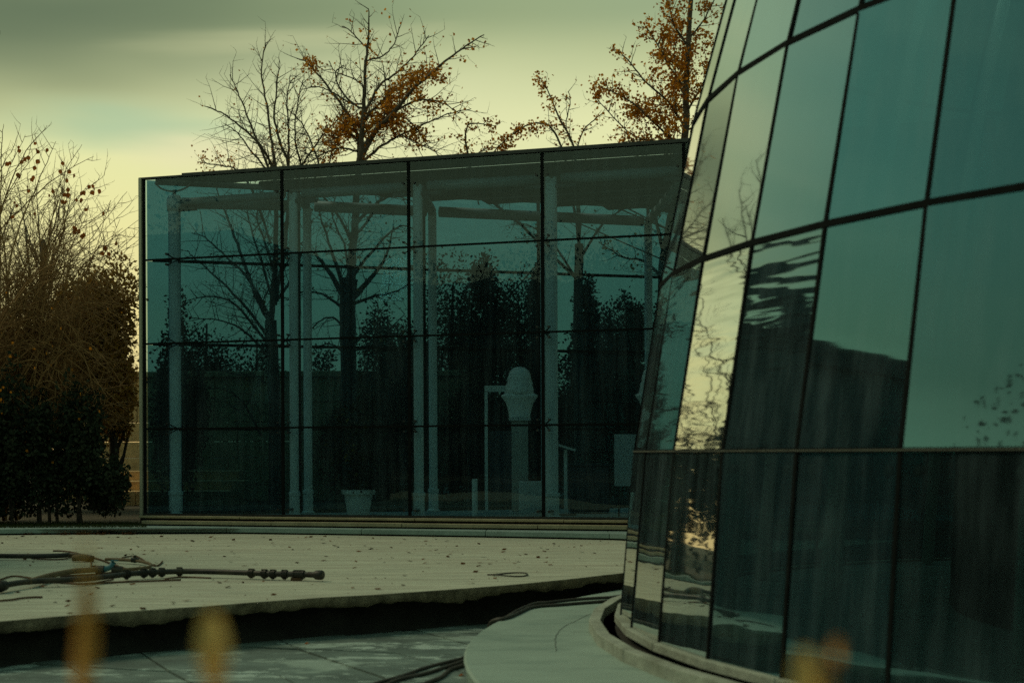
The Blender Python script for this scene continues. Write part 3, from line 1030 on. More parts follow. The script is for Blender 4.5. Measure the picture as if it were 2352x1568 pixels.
# display board
k = 20.9 / F
c = at(1440, HZ, 20.9)
r = root('display_board', (c.x, 20.9, ZF), 'pale rectangular display board beside the tower edge', 'board')
zb, zt_ = H + (HZ - 1117) * k, H + (HZ - 998) * k
MB().box((c.x, 20.9, (zb + zt_) / 2), (58 * k, .03, zt_ - zb)).build('panel', M['screen'], r, bevel=.003)
for s_ in (-1, 1):
    MB().tube([(c.x + s_ * .12, 20.93, ZF), (c.x + s_ * .12, 20.93, zt_ - .05)], .014, 8).build('leg', M['steel'], r)
# dark cabinet
k = 21.8 / F
c = at(1352, HZ, 22.2)
r = root('cabinet', (c.x, 22.2, ZF), 'dark low cabinet between the lectern and the display board', 'cabinet')
MB().box((c.x, 22.2, ZF + .38), (.62, .4, .72)).build('body', M['core'], r, bevel=.005)
MB().box((c.x, 22.2, ZF + .755), (.66, .44, .025)).build('top', M['building'], r)
for s_ in (-1, 1):
    MB().box((c.x + s_ * .152, 21.992, ZF + .38), (.29, .012, .66)).build('door', M['building'], r)


# ------------------------------------------------------------------ vegetation
class Tree:
    def __init__(self, seed):
        self.w, self.l = MB(), MB()
        self.r = random.Random(seed)

    def limb(self, pts, r0, r1, sides=7, sub=5, wob=.02):
        wob *= .5
        r0 *= .82
        ps = smoothline(pts, sub)
        n = len(ps)
        out = []
        for i, p in enumerate(ps):
            q = Vector(p)
            if 0 < i < n - 1 and wob:
                q += Vector([self.r.uniform(-wob, wob) for _ in range(3)])
            out.append(q)
        rad = [r0 + (r1 - r0) * (i / (n - 1)) ** .8 for i in range(n)]
        self.w.tube(out, rad, sides, cap=False)
        return out, rad

    def leaf(self, p, size):
        a = Vector([self.r.gauss(0, 1) for _ in range(3)]).normalized()
        b = a.cross(Vector([self.r.gauss(0, 1) for _ in range(3)])).normalized()
        s = size * self.r.uniform(.7, 1.25)
        self.l.add([p, p + a * s * .5 + b * s * .45, p + a * s, p + a * s * .5 - b * s * .45], [(0, 1, 2, 3)])

    def twig(self, p, d, length, r, depth, leafp=None, lsize=.06, up=.15, spurs=True):
        n = max(3, int(length / .16))
        pts = [p]
        dd = d.normalized()
        for i in range(n):
            dd = (dd + Vector([self.r.gauss(0, .10) for _ in range(3)]) + Vector((0, 0, up * .32))).normalized()
            pts.append(pts[-1] + dd * (length / n))
        rad = [r * (1 - .72 * i / n) for i in range(n + 1)]
        self.w.tube(pts, rad, 3 if r < .012 else 4, cap=False)
        for i, q in enumerate(pts[1:], 1):
            if leafp:
                lp = leafp(q)
                c = 0
                while self.r.random() < lp * .94 and c < 9:
                    self.leaf(q + Vector([self.r.gauss(0, .05) for _ in range(3)]), lsize)
                    c += 1
            if depth > 0 and self.r.random() < .75:
                side = dd.cross(Vector([self.r.gauss(0, 1) for _ in range(3)])).normalized()
                self.twig(q, dd * .55 + side, length * self.r.uniform(.25, .55), max(.004, rad[i] * .6), depth - 1, leafp, lsize, up, spurs)

    def dress(self, limb, every, tl, depth=1, start=.15, r=.010, leafp=None, lsize=.06, up=.2):
        pts, rad = limb
        L = len(pts)
        k = 0.0
        for i in range(1, L):
            seg = (pts[i] - pts[i - 1]).length
            k += seg
            if i / L < start:
                continue
            while k > every:
                k -= every
                d = (pts[i] - pts[i - 1]).normalized()
                side = d.cross(Vector([self.r.gauss(0, 1) for _ in range(3)])).normalized()
                f = 1 - .55 * (i / L)
                self.twig(pts[i - 1].lerp(pts[i], self.r.random()), d * .7 + side, tl * f * self.r.uniform(.5, 1.25), min(r, rad[i] * .8 + .003), depth, leafp, lsize, up)

    def finish(self, name, label, cat, base, bark, leafm, group=None, crown='crown'):
        o = root(name, base, label, cat, group)
        self.w.build('trunk', bark, o)
        if self.l.v:
            c = self.l.build(crown, leafm, o)
            c['kind'] = 'stuff'
        return o


def zones(lst, base=.06):
    def f(q):
        k = F / q.y
        x, y = CX + q.x * k, HZ - (q.z - H) * k
        best = base
        for x0, y0, x1, y1, r, d in lst:
            dx, dy = x1 - x0, y1 - y0
            t = max(0, min(1, ((x - x0) * dx + (y - y0) * dy) / (dx * dx + dy * dy + 1e-6)))
            dist = math.hypot(x - x0 - dx * t, y - y0 - dy * t)
            if dist < r:
                best = max(best, d * (1 - (dist / r) ** 2) ** .5)
        return best
    return f


def P3(lst, Y, dep=1.2, rr=None, first=0.0):
    """picture points to world points, fanned out in depth"""
    rr = rr or random
    sgn = rr.uniform(-dep, dep)
    n = len(lst)
    return [at(x, y, Y + first + (sgn * i / max(1, n - 1))) for i, (x, y) in enumerate(lst)]


# tree 1: bare, many ascending leaders
t1 = Tree(21)
Y = 29.5
lf = zones([(640, 300, 640, 320, 30, .3), (520, 385, 480, 375, 40, .75)], .05)
base1 = at(632, 1190, Y)
tr = t1.limb([Vector((base1.x, Y, Z_BACK - .05)), at(632, 1000, Y), at(628, 860, Y), at(622, 735, Y)], .17, .12, 10)
L = [([(622, 735), (632, 600), (634, 480), (632, 391), (625, 330), (612, 240), (600, 160), (611, 98)], .085),
     ([(630, 700), (655, 560), (665, 400), (645, 330), (630, 270), (636, 200), (642, 140)], .07),
     ([(620, 740), (580, 660), (545, 560), (515, 480), (497, 430)], .07),
     ([(612, 770), (560, 700), (500, 640), (455, 600), (430, 575)], .05),
     ([(618, 820), (560, 760), (500, 735), (440, 730)], .04),
     ([(632, 420), (600, 345), (572, 275), (545, 210), (528, 172)], .045),
     ([(634, 400), (600, 335), (540, 280), (500, 255), (480, 248)], .04),
     ([(640, 480), (662, 390), (662, 300), (660, 230), (667, 172)], .045),
     ([(645, 500), (690, 400), (678, 320), (682, 250), (695, 185)], .04),
     ([(650, 520), (728, 400), (716, 330), (690, 280), (660, 250)], .035),
     ([(650, 450), (690, 385), (735, 320), (775, 275), (800, 245)], .035),
     ([(622, 560), (585, 450), (545, 392), (500, 380), (458, 372)], .035),
     ([(628, 700), (670, 640), (700, 560), (720, 500)], .05),
     ([(612, 850), (580, 900), (560, 940), (520, 930)], .03),
     ([(634, 420), (580, 350), (545, 305), (515, 285)], .03),
     ([(622, 735), (570, 640), (520, 590), (470, 545), (440, 535)], .045),
     ([(630, 700), (600, 600), (575, 520), (560, 450)], .05),
     ([(616, 790), (540, 700), (480, 680), (430, 690)], .04),
     ([(634, 640), (610, 560), (590, 500), (600, 440)], .04),
     ([(640, 640), (660, 600), (690, 560), (715, 555)], .035),
     ([(610, 880), (580, 860), (540, 860), (490, 840)], .035),
     ([(600, 1000), (575, 950), (545, 910), (500, 890)], .035)]
for pts, r_ in L:
    lb = t1.limb(P3(pts, Y, 1.3, t1.r), r_, .009, 6, 5, .025)
    t1.dress(lb, .10, 1.0, 1, .1, .010, lf, .05, .2)
t1.finish('bare_tree', 'mostly bare many-stemmed tree behind the second pavilion bay', 'tree', (base1.x, Y, Z_BACK), M['bark'], M['ginkgo'])

# tree 2: tall leader, orange leaves on the right
t2 = Tree(5)
Y = 28.5
lf = zones([(880, 265, 930, 195, 26, .93), (930, 195, 1010, 155, 24, .93), (1000, 160, 1020, 190, 22, .9), (800, 290, 920, 270, 34, .90), (900, 280, 960, 320, 30, .88),
            (770, 330, 755, 390, 26, .9), (755, 300, 800, 310, 30, .75), (950, 210, 1010, 240, 28, .8), (1010, 240, 1055, 255, 20, .72), (700, 145, 725, 150, 20, .88),
            (1040, 125, 1055, 130, 16, .8), (845, 85, 850, 105, 16, .85), (930, 160, 960, 110, 16, .5), (1075, 100, 1090, 110, 14, .5), (840, 350, 800, 370, 40, .5)], .14)
base2 = at(806, 1190, Y)
tr = t2.limb([Vector((base2.x, Y, Z_BACK - .05)), at(804, 1000, Y), at(800, 860, Y), at(798, 720, Y), at(804, 640, Y)], .20, .16, 10)
L = [([(804, 660), (812, 560), (820, 440), (829, 330), (835, 250), (839, 160), (846, 80), (846, 20)], .13, .14),
     ([(798, 700), (760, 630), (725, 585), (690, 560)], .09, .2),
     ([(800, 690), (775, 620), (750, 540), (728, 470)], .08, .2),
     ([(806, 690), (850, 640), (885, 590), (905, 520)], .09, .2),
     ([(796, 760), (765, 730), (730, 740), (700, 780)], .04, .2),
     ([(824, 400), (822, 315), (790, 250), (745, 190), (705, 145), (682, 135)], .06, .13),
     ([(826, 370), (862, 300), (900, 262), (950, 205), (1010, 152), (1060, 112), (1112, 80)], .075, .12),
     ([(826, 380), (870, 340), (920, 310), (975, 285), (1030, 262), (1082, 250)], .045, .14),
     ([(834, 270), (870, 200), (910, 168), (950, 130), (985, 82)], .04, .12),
     ([(830, 290), (860, 250), (900, 215), (935, 190), (985, 165)], .04, .08),
     ([(832, 340), (880, 270), (885, 210), (880, 150)], .04, .12),
     ([(839, 140), (880, 128), (905, 100), (917, 62)], .025, .14),
     ([(842, 110), (820, 88), (800, 68), (785, 60)], .022, .14),
     ([(836, 250), (800, 230), (770, 175), (790, 150)], .03, .13),
     ([(838, 200), (810, 180), (770, 165), (755, 140)], .022, .13),
     ([(829, 330), (790, 300), (765, 340), (752, 395)], .035, .08),
     ([(829, 320), (860, 282), (920, 268), (960, 300), (985, 340)], .035, .07),
     ([(829, 320), (800, 290), (780, 300), (755, 320)], .03, .08),
     ([(900, 262), (960, 230), (1010, 235), (1055, 260)], .03, .11),
     ([(836, 240), (800, 235), (760, 210), (730, 200), (690, 205)], .028, .13),
     ([(828, 350), (780, 340), (730, 360), (700, 380)], .03, .13),
     ([(920, 310), (960, 330), (1000, 350), (1020, 372)], .02, .14),
     ([(815, 520), (860, 470), (910, 450), (960, 470)], .05, .2),
     ([(812, 560), (780, 500), (740, 450), (720, 440)], .05, .16),
     ([(806, 700), (860, 680), (910, 670), (950, 640)], .05, .16),
     ([(806, 640), (870, 560), (920, 520), (960, 530)], .05, .16),
     ([(800, 720), (750, 680), (700, 670), (660, 690)], .045, .16),
     ([(815, 540), (850, 500), (880, 450), (920, 420)], .045, .16),
     ([(804, 640), (790, 560), (765, 500), (770, 450)], .045, .16),
     ([(802, 800), (850, 760), (900, 750), (930, 720)], .035, .16),
     ([(800, 820), (760, 790), (720, 800)], .03, .16)]
for pts, r_, ev in L:
    lb = t2.limb(P3(pts, Y, 1.4, t2.r), r_, .009, 6, 5, .025)
    t2.dress(lb, ev * .85, .85, 1, .12, .010, lf, .064, .2)
t2.finish('ginkgo_tree', 'tall ginkgo with a straight leader and orange leaves on its right side', 'tree', (base2.x, Y, Z_BACK), M['bark'], M['ginkgo'], 'ginkgo trees behind the pavilion')

# tree 3: low arching limbs above the third bay
t3 = Tree(8)
Y = 29.0
lf = zones([(1262, 285, 1225, 287, 24, .95), (1225, 287, 1175, 312, 24, .96), (1175, 312, 1130, 350, 24, .95), (1075, 345, 1072, 290, 24, .8), (1100, 285, 1135, 290, 20, .75), (1240, 180, 1265, 240, 22, .75), (1280, 260, 1315, 335, 24, .5), (1340, 290, 1370, 270, 20, .6)], .12)
base3 = at(1330, 1190, Y)
t3.limb([Vector((base3.x, Y, Z_BACK - .05)), at(1330, 900, Y), at(1328, 700, Y), at(1330, 560, Y)], .14, .09, 9)
L = [([(1330, 600), (1330, 470), (1316, 335), (1282, 265), (1262, 215), (1240, 178)], .05),
     ([(1330, 560), (1310, 420), (1290, 340), (1262, 290), (1225, 284), (1180, 306), (1140, 342), (1112, 375)], .04),
     ([(1325, 640), (1200, 520), (1095, 430), (1072, 340), (1073, 290), (1100, 284), (1140, 290)], .045),
     ([(1330, 520), (1320, 400), (1335, 310), (1365, 275), (1385, 262)], .03),
     ([(1316, 335), (1300, 290), (1310, 230), (1305, 210)], .02),
     ([(1100, 470), (1080, 380), (1120, 340), (1175, 350)], .02),
     ([(1330, 600), (1380, 520), (1430, 480), (1470, 470)], .04),
     ([(1330, 650), (1270, 560), (1220, 520), (1180, 510)], .04)]
for pts, r_ in L:
    lb = t3.limb(P3(pts, Y, 1.0, t3.r), r_, .008, 6, 5, .02)
    t3.dress(lb, .13, .55, 1, .1, .009, lf, .064, .1)
t3.finish('ginkgo_tree', 'small ginkgo whose arching leafy limb just clears the pavilion roof', 'tree', (base3.x, Y, Z_BACK), M['bark'], M['ginkgo'], 'ginkgo trees behind the pavilion')

# tree 4: dense orange, cut by the tower and the top of the picture
t4 = Tree(14)
Y = 28.0
lf = zones([(1575, 320, 1590, -200, 95, .93), (1380, 205, 1560, 290, 42, .86), (1420, 120, 1480, 200, 20, .7), (1500, 60, 1560, 60, 40, .9), (1430, 330, 1560, 320, 34, .86)], .30)
base4 = at(1520, 1190, Y)
t4.limb([Vector((base4.x, Y, Z_BACK - .05)), at(1520, 900, Y), at(1522, 700, Y), at(1527, 590, Y), at(1552, 450, Y), at(1574, 315, Y), at(1577, 186, Y), at(1586, 0, Y), at(1592, -260, Y)], .19, .035, 10)
L = [([(1527, 600), (1510, 520), (1490, 470), (1440, 430), (1390, 420)], .06),
     ([(1527, 590), (1560, 540), (1600, 480)], .06),
     ([(1524, 640), (1480, 600), (1430, 590), (1380, 560)], .05),
     ([(1577, 300), (1540, 240), (1490, 195), (1440, 135), (1412, 115)], .035),
     ([(1572, 345), (1510, 290), (1450, 235), (1380, 200)], .035),
     ([(1570, 360), (1500, 330), (1440, 300), (1370, 225)], .035),
     ([(1579, 210), (1545, 165), (1515, 110), (1485, 62)], .03),
     ([(1582, 110), (1550, 60), (1535, 10), (1515, -40)], .03),
     ([(1580, 160), (1545, 130), (1510, 120)], .025),
     ([(1577, 260), (1610, 200), (1650, 130), (1680, 60)], .03),
     ([(1582, 90), (1620, 40), (1650, -20)], .03),
     ([(1586, 0), (1550, -40), (1520, -100)], .03),
     ([(1587, -60), (1625, -110), (1650, -170)], .03),
     ([(1576, 250), (1530, 240), (1490, 250), (1450, 260)], .025),
     ([(1577, 230), (1555, 180), (1550, 120), (1560, 60)], .025),
     ([(1577, 300), (1620, 280), (1660, 240)], .03),
     ([(1566, 370), (1530, 340), (1480, 320), (1420, 330)], .025)]
for pts, r_ in L:
    lb = t4.limb(P3(pts, Y, 1.1, t4.r), r_, .008, 6, 5, .02)
    t4.dress(lb, .085, .66, 1, .1, .010, lf, .064, .15)
t4.finish('ginkgo_tree', 'dense orange ginkgo rising beside the leaning glass tower', 'tree', (base4.x, Y, Z_BACK), M['bark'], M['ginkgo'], 'ginkgo trees behind the pavilion')


# leafy masses
def mass(cx, cy, cz, rx, ry, rz, n, size, seed, mb, lumps=14, lo=None):
    """clumpy crown made of leaf sized faces"""
    r = random.Random(seed)
    cl = []
    for _ in range(lumps):
        a, b = r.uniform(0, 6.28), r.uniform(-1, 1)
        s_ = math.sqrt(1 - b * b)
        q = r.uniform(.35, .85)
        cl.append((cx + rx * q * s_ * math.cos(a), cy + ry * q * s_ * math.sin(a), cz + rz * q * b, r.uniform(.28, .5)))
    for _ in range(n):
        x0, y0, z0, k = r.choice(cl)
        d = Vector([r.gauss(0, 1) for _ in range(3)]).normalized()
        q = r.random() ** .45
        p = Vector((x0 + d.x * rx * k * q, y0 + d.y * ry * k * q, z0 + d.z * rz * k * q))
        p += Vector([r.gauss(0, size * .6) for _ in range(3)])
        if lo is not None and p.z < lo:
            continue
        a = (d + Vector([r.gauss(0, .8) for _ in range(3)])).normalized()
        b = a.cross(Vector([r.gauss(0, 1) for _ in range(3)])).normalized()
        s_ = size * r.uniform(.6, 1.3)
        mb.add([p, p + a * s_ * .5 + b * s_ * .33, p + a * s_, p + a * s_ * .5 - b * s_ * .33], [(0, 1, 2, 3)])


def leafy(name, label, cat, px, Y, ytop, ybot, wpx, n, size, mat, seed, group=None, cone=False, gz=None):
    k = Y / F
    gz = Z_BACK if gz is None else gz
    ct = at(px, ytop, Y)
    zb = max(gz + .05, H + (HZ - ybot) * k)
    zt = ct.z
    o = root(name, (ct.x, Y, gz), label, cat, group)
    m = MB()
    rx = wpx * k / 2
    if cone:
        lv = 6
        for j in range(lv):
            f = j / lv
            zc = zb + (zt - zb) * (f * .9 + .08)
            mass(ct.x, Y, zc, rx * (1.05 - f * .85), rx * (1.05 - f * .85), (zt - zb) / lv * .9, n // lv, size, seed * 31 + j, m, 10, gz)
    else:
        mass(ct.x, Y, (zb + zt) / 2, rx, rx, (zt - zb) / 2, n, size, seed, m, 22, gz)
    c = m.build('crown', mat, o)
    c['kind'] = 'stuff'
    r = random.Random(seed)
    t = MB()
    t.tube([(ct.x, Y, gz - .05), (ct.x + r.uniform(-.1, .1), Y, (gz + zt) / 2), (ct.x, Y, zt - .1 * (zt - zb))], [.12, .08, .02], 7)
    for _ in range(10):
        z0 = r.uniform(gz + .4, (zt + zb) / 2)
        a = r.uniform(0, 6.28)
        t.tube([(ct.x, Y, z0), (ct.x + math.cos(a) * rx * .4, Y + math.sin(a) * rx * .4, z0 + .4), (ct.x + math.cos(a) * rx * .75, Y + math.sin(a) * rx * .75, z0 + 1.0)], [.04, .025, .01], 5)
    t.build('trunk', M['bark_dark'], o)
    return o


G = 'evergreens behind the pavilion'
leafy('evergreen_tree', 'dark evergreen seen through the third bay, above the bust', 'tree', 1115, 32, 560, 1160, 230, 15300, .085, M['evergreen'], 3, G, True)
leafy('evergreen_tree', 'dark evergreen seen through the fourth bay right of the column', 'tree', 1345, 31.5, 620, 1160, 190, 13600, .085, M['evergreen'], 4, G, True)
leafy('evergreen_tree', 'dark evergreen seen through the glass close to the tower edge', 'tree', 1450, 33, 650, 1160, 170, 11900, .085, M['evergreen'], 5, G, True)
leafy('evergreen_tree', 'broad dark evergreen seen through the second bay behind the ginkgo trunk', 'tree', 890, 33, 690, 1150, 190, 13600, .085, M['evergreen'], 6, G)
leafy('evergreen_tree', 'low evergreen seen through the bay left of the ginkgo trunk', 'tree', 750, 34, 800, 1150, 150, 8500, .085, M['evergreen'], 7, G)
leafy('evergreen_tree', 'slim evergreen seen through the glass behind the fourth column', 'tree', 1235, 33.5, 600, 1150, 140, 10200, .085, M['evergreen'], 18, G, True)
leafy('evergreen_tree', 'loose evergreen seen through the first bay beside the bare tree', 'tree', 475, 36, 700, 1120, 190, 8840, .085, M['evergreen'], 8, G)
leafy('evergreen_tree', 'dark evergreen right behind the left corner of the pavilion', 'tree', 408, 30, 690, 1150, 120, 11050, .085, M['evergreen'], 9, G)
leafy('evergreen_tree', 'evergreen hidden behind the tower, seen through the last visible bay', 'tree', 1620, 34, 560, 1160, 240, 11900, .085, M['evergreen'], 10, G)
leafy('evergreen_tree', 'loose evergreen seen through the first bay at the back wall', 'tree', 590, 38, 740, 1120, 130, 5950, .085, M['evergreen'], 12, G)
leafy('bronzed_conifer', 'bronzed bushy conifer behind the bare shrub, beside the pavilion corner', 'tree', 215, 27, 585, 1010, 215, 24000, .085, M['brown_ever'], 41)
leafy('bronzed_conifer', 'yellowish brown bushy conifer at the left edge behind the bare shrub', 'tree', 40, 28, 690, 1120, 300, 24000, .09, M['brown_ever'], 42)
leafy('bronzed_conifer', 'reddish brown thicket between the shrub and the stone wall', 'tree', 262, 29, 800, 1010, 100, 6000, .08, M['brown_ever'], 44)

leafy('evergreen_tree', 'tall loose evergreen seen through the upper third bay', 'tree', 1040, 35, 600, 1160, 170, 13600, .085, M['evergreen'], 51, G)
leafy('evergreen_tree', 'bushy evergreen seen between the bust and the fourth column', 'tree', 1190, 34.5, 640, 1160, 200, 15300, .085, M['evergreen'], 52, G)
leafy('evergreen_tree', 'bushy evergreen filling the gap right of the fourth column', 'tree', 1400, 35, 660, 1160, 200, 15300, .085, M['evergreen'], 53, G)
leafy('evergreen_tree', 'bushy evergreen seen low between the second and third bays', 'tree', 960, 34.5, 740, 1160, 190, 13600, .085, M['evergreen'], 54, G)
leafy('evergreen_tree', 'bushy evergreen low behind the display board', 'tree', 1530, 34.5, 700, 1160, 190, 13600, .085, M['evergreen'], 55, G)
leafy('evergreen_bush', 'round dark bush seen low in the third bay behind the frame stand', 'bush', 1090, 31, 850, 1165, 190, 13600, .085, M['evergreen'], 56)
leafy('evergreen_bush', 'round dark bush seen low behind the lectern', 'bush', 1330, 31, 830, 1165, 210, 13600, .085, M['evergreen'], 57)
leafy('evergreen_bush', 'round dark bush seen low behind the flower pot', 'bush', 850, 31, 900, 1165, 220, 13600, .085, M['evergreen'], 58)

# dark clipped hedge at the foot of the shrub
hg = root('evergreen_hedge', (at(100, 1190, 22.3).x, 22.3, Z_BACK - .05), 'low dark evergreen hedge left of the pavilion corner', 'hedge')
m = MB()
for i, px in enumerate(range(-190, 270, 42)):
    c = at(px, 1000, 22.4)
    topy = 890 + 30 * math.sin(i * 2.1) + (40 if px > 200 else 0)
    zt = H + (HZ - topy) * 22.4 / F
    mass(c.x, 22.5, (zt + .45) / 2, .32, .55, (zt - .45) / 2 + .08, 3000, .075, 100 + i, m, 14, .56)
c = at(270, 1120, 21.9)
mass(c.x, 21.95, c.z, .16, .2, .33, 800, .075, 140, m, 8, .6)
cc = m.build('foliage', M['hedge'], hg)
cc['kind'] = 'stuff'
m = MB()
rh = random.Random(7)
for i in range(16):
    px = rh.uniform(-150, 262)
    p = at(px, HZ, 22.3)
    m.tube([(p.x, 22.3, .38), (p.x + rh.uniform(-.05, .05), 22.3, .7), (p.x + rh.uniform(-.2, .2), 22.4, 1.2)], [.03, .025, .015], 5)
m.build('stem', M['bark_dark'], hg)

# the big bare shrub with whips
sh = Tree(33)
rs = sh.r
Y = 23.6
targets = [(8, 285), (58, 310), (108, 288), (128, 325), (188, 332), (165, 372), (240, 402), (292, 440), (215, 360), (318, 505), (322, 560), (316, 610),
           (320, 690), (296, 640), (322, 745), (322, 815), (312, 880), (285, 950), (205, 420), (50, 400), (150, 430), (258, 470), (30, 340), (85, 350),
           (310, 540), (270, 560), (230, 520), (180, 480), (320, 655), (300, 790), (-30, 330), (0, 450), (260, 690), (300, 850), (320, 920), (240, 640)]
for (tx, ty) in targets:
    bx, by = rs.uniform(-130, 90), rs.uniform(1000, 1120)
    mx = bx + (tx - bx) * rs.uniform(.15, .35)
    my = by + (ty - by) * rs.uniform(.45, .62)
    m2x = bx + (tx - bx) * rs.uniform(.55, .7)
    m2y = by + (ty - by) * rs.uniform(.78, .92)
    Yb = Y + rs.uniform(-.3, .6)
    pts = [at(bx, by, Yb), at(mx, my, Yb + rs.uniform(-.3, .3)), at(m2x, m2y, Yb + rs.uniform(-.4, .4)), at(tx, ty, Yb + rs.uniform(-.4, .6))]
    lb = sh.limb(pts, rs.uniform(.016, .034), .0035, 5, 7, .022)
    sh.dress(lb, .20, .85, 1, .3, .0065, None, .05, .45)
for _ in range(42):      # upright whips thickening the crown
    bx, by = rs.uniform(-130, 150), rs.uniform(900, 1080)
    tx = rs.uniform(-60, 312)
    ty = rs.uniform(400, 640) + max(0, tx - 180) * .6
    Yb = Y + rs.uniform(-.3, .9)
    lb = sh.limb([at(bx, by, Yb), at(bx + (tx - bx) * .3, by + (ty - by) * .5, Yb), at(tx, ty, Yb + rs.uniform(-.4, .6))], rs.uniform(.012, .022), .0035, 4, 8, .02)
    sh.dress(lb, .20, .75, 1, .25, .006, None, .05, .5)
for _ in range(110):      # low arching tangle
    bx, by = rs.uniform(-150, 150), rs.uniform(760, 1080)
    tx, ty = rs.uniform(120, 322), rs.uniform(640, 990)
    mxx, myy = (bx + tx) / 2, min(by, ty) - rs.uniform(0, 90)
    Yb = 22.9 + rs.uniform(-.3, .6)
    lb = sh.limb([at(bx, by, Yb), at(mxx, myy, Yb), at(tx, ty, Yb + rs.uniform(-.3, .3))], rs.uniform(.010, .022), .0035, 4, 8, .02)
    sh.dress(lb, .26, .7, 1, .25, .006, None, .05, .25)
shb = at(20, 1185, Y)
for i in range(7):
    sh.limb([Vector((shb.x + rs.uniform(-.3, .3), Y + rs.uniform(-.2, .2), .42)), at(rs.uniform(-60, 60), 1040, Y), at(rs.uniform(-120, 90), 960, Y)], .05, .03, 7, 5, .02)
shr = sh.finish('bare_shrub', 'tall bare shrub of arching twigs with a few brown leaves, left of the pavilion', 'shrub', (shb.x, Y, .42), M['twig'], None)
heart = MB().add([(0, 0, 0), (.045, .004, -.03), (.05, .012, -.065), (0, 0, -.125), (-.05, .012, -.065), (-.045, .004, -.03), (0, -.012, -.05)],
                 [(0, 1, 6), (1, 2, 6), (2, 3, 6), (3, 4, 6), (4, 5, 6), (5, 0, 6)]).mesh('leaf', M['rust_leaf'])
hyel = heart.copy()
hyel.materials.clear()
hyel.materials.append(M['ginkgo'])
rl = random.Random(2)
spots = [(148, 170), (142, 190), (150, 195), (75, 188), (190, 195), (40, 243), (103, 222), (96, 228), (90, 235), (150, 232), (140, 255), (68, 290), (68, 305), (125, 305), (110, 345), (107, 362),
         (245, 250), (243, 270), (285, 280), (287, 290), (260, 318), (265, 350), (263, 365), (265, 378), (252, 402), (203, 355), (195, 380), (320, 365), (350, 340), (363, 330), (372, 340), (355, 360), (300, 385), (322, 395),
         (248, 405), (140, 440), (50, 455), (72, 415), (60, 400), (390, 350), (350, 425), (415, 445), (290, 505), (300, 520), (310, 515), (325, 530), (290, 500), (483, 563), (440, 580), (445, 600), (415, 585), (400, 600)]
for (x, y) in spots:
    px, py = x * .585 if x < 420 else x * .56, 230 + y * .575
    for _ in range(rl.choice((1, 1, 2))):
        p = at(px + rl.uniform(-4, 4), py + rl.uniform(-4, 4), 23.6)
        s_ = rl.uniform(.5, .85)
        share(heart, 'leaf', shr, p, Matrix.Rotation(rl.uniform(-1.2, 1.2), 3, 'Z') @ Matrix.Rotation(rl.uniform(-.5, .9), 3, 'Y') @ Matrix.Scale(s_, 3))
for _ in range(42):      # small yellow leaves low down
    px, py = rl.choice(((rl.gauss(40, 40), rl.gauss(960, 40)), (rl.gauss(110, 50), rl.gauss(740, 60)), (rl.uniform(0, 300), rl.uniform(680, 1060)), (rl.gauss(5, 12), rl.gauss(920, 40))))
    if px > 318:
        continue
    p = at(px, py, 22.0 + rl.uniform(-.15, .25))
    share(hyel, 'leaf', shr, p, Matrix.Rotation(rl.uniform(-1.5, 1.5), 3, 'Z') @ Matrix.Rotation(rl.uniform(-1, 1), 3, 'Y') @ Matrix.Scale(rl.uniform(.25, .5), 3))

# far bare trees behind the shrub
for i, (px, yt, lbl) in enumerate(((95, 430, 'distant bare tree rising behind the bare shrub'), (-60, 470, 'distant bare tree at the left edge of the picture'))):
    t = Tree(60 + i)
    Y = 36 + i * 3
    b0 = at(px, 1190, Y)
    t.limb([Vector((b0.x, Y, Z_BACK)), at(px, 800, Y), at(px + 5, yt + 120, Y)], .12, .06)
    for j in range(16):
        y0 = t.r.uniform(yt + 130, 850)
        dx = t.r.uniform(-95, 95)
        lb = t.limb([at(px, y0, Y), at(px + dx * .6, y0 - 80, Y + t.r.uniform(-1, 1)), at(px + dx, max(yt, y0 - 200), Y + t.r.uniform(-1, 1))], .04, .008, 5, 4)
        t.dress(lb, .16, 1.0, 1, .1, .011, None, .05, .5)
    t.finish('bare_tree', lbl, 'tree', (b0.x, Y, Z_BACK), M['bark'], None)

# stone retaining wall behind, built of blocks
Yw = 33.5
kk = Yw / F
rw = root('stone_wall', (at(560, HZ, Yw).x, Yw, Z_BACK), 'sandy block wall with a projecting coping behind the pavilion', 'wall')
x0, x1 = at(175, HZ, Yw).x, at(1010, HZ, Yw).x
courses = [Z_BACK - .1, .78, 1.06, 1.42, 1.80, 2.25, 2.72, 3.30]
rb = random.Random(6)
for ci, (za, zb) in enumerate(zip(courses, courses[1:])):
    x = x0 - rb.uniform(0, .5)
    while x < x1:
        w_ = rb.uniform(.75, 1.15)
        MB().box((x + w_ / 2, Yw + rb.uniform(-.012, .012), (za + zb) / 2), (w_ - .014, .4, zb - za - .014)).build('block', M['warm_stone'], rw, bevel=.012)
        x += w_
for i in range(int((x1 - x0) / 1.4) + 1):
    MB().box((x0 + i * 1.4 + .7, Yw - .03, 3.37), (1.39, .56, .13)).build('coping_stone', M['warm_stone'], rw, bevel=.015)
Yw2 = 30.5
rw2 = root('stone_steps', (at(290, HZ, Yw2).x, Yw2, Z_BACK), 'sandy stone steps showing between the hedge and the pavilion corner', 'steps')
xa, xb = at(232, HZ, Yw2).x, at(470, HZ, Yw2).x
for i, (dy, zt) in enumerate(((0, .72), (.45, .93), (.9, 1.14))):
    x = xa
    while x < xb:
        w_ = rb.uniform(.6, .9)
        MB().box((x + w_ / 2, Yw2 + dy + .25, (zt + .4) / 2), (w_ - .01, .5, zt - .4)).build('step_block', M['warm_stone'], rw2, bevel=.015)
        x += w_

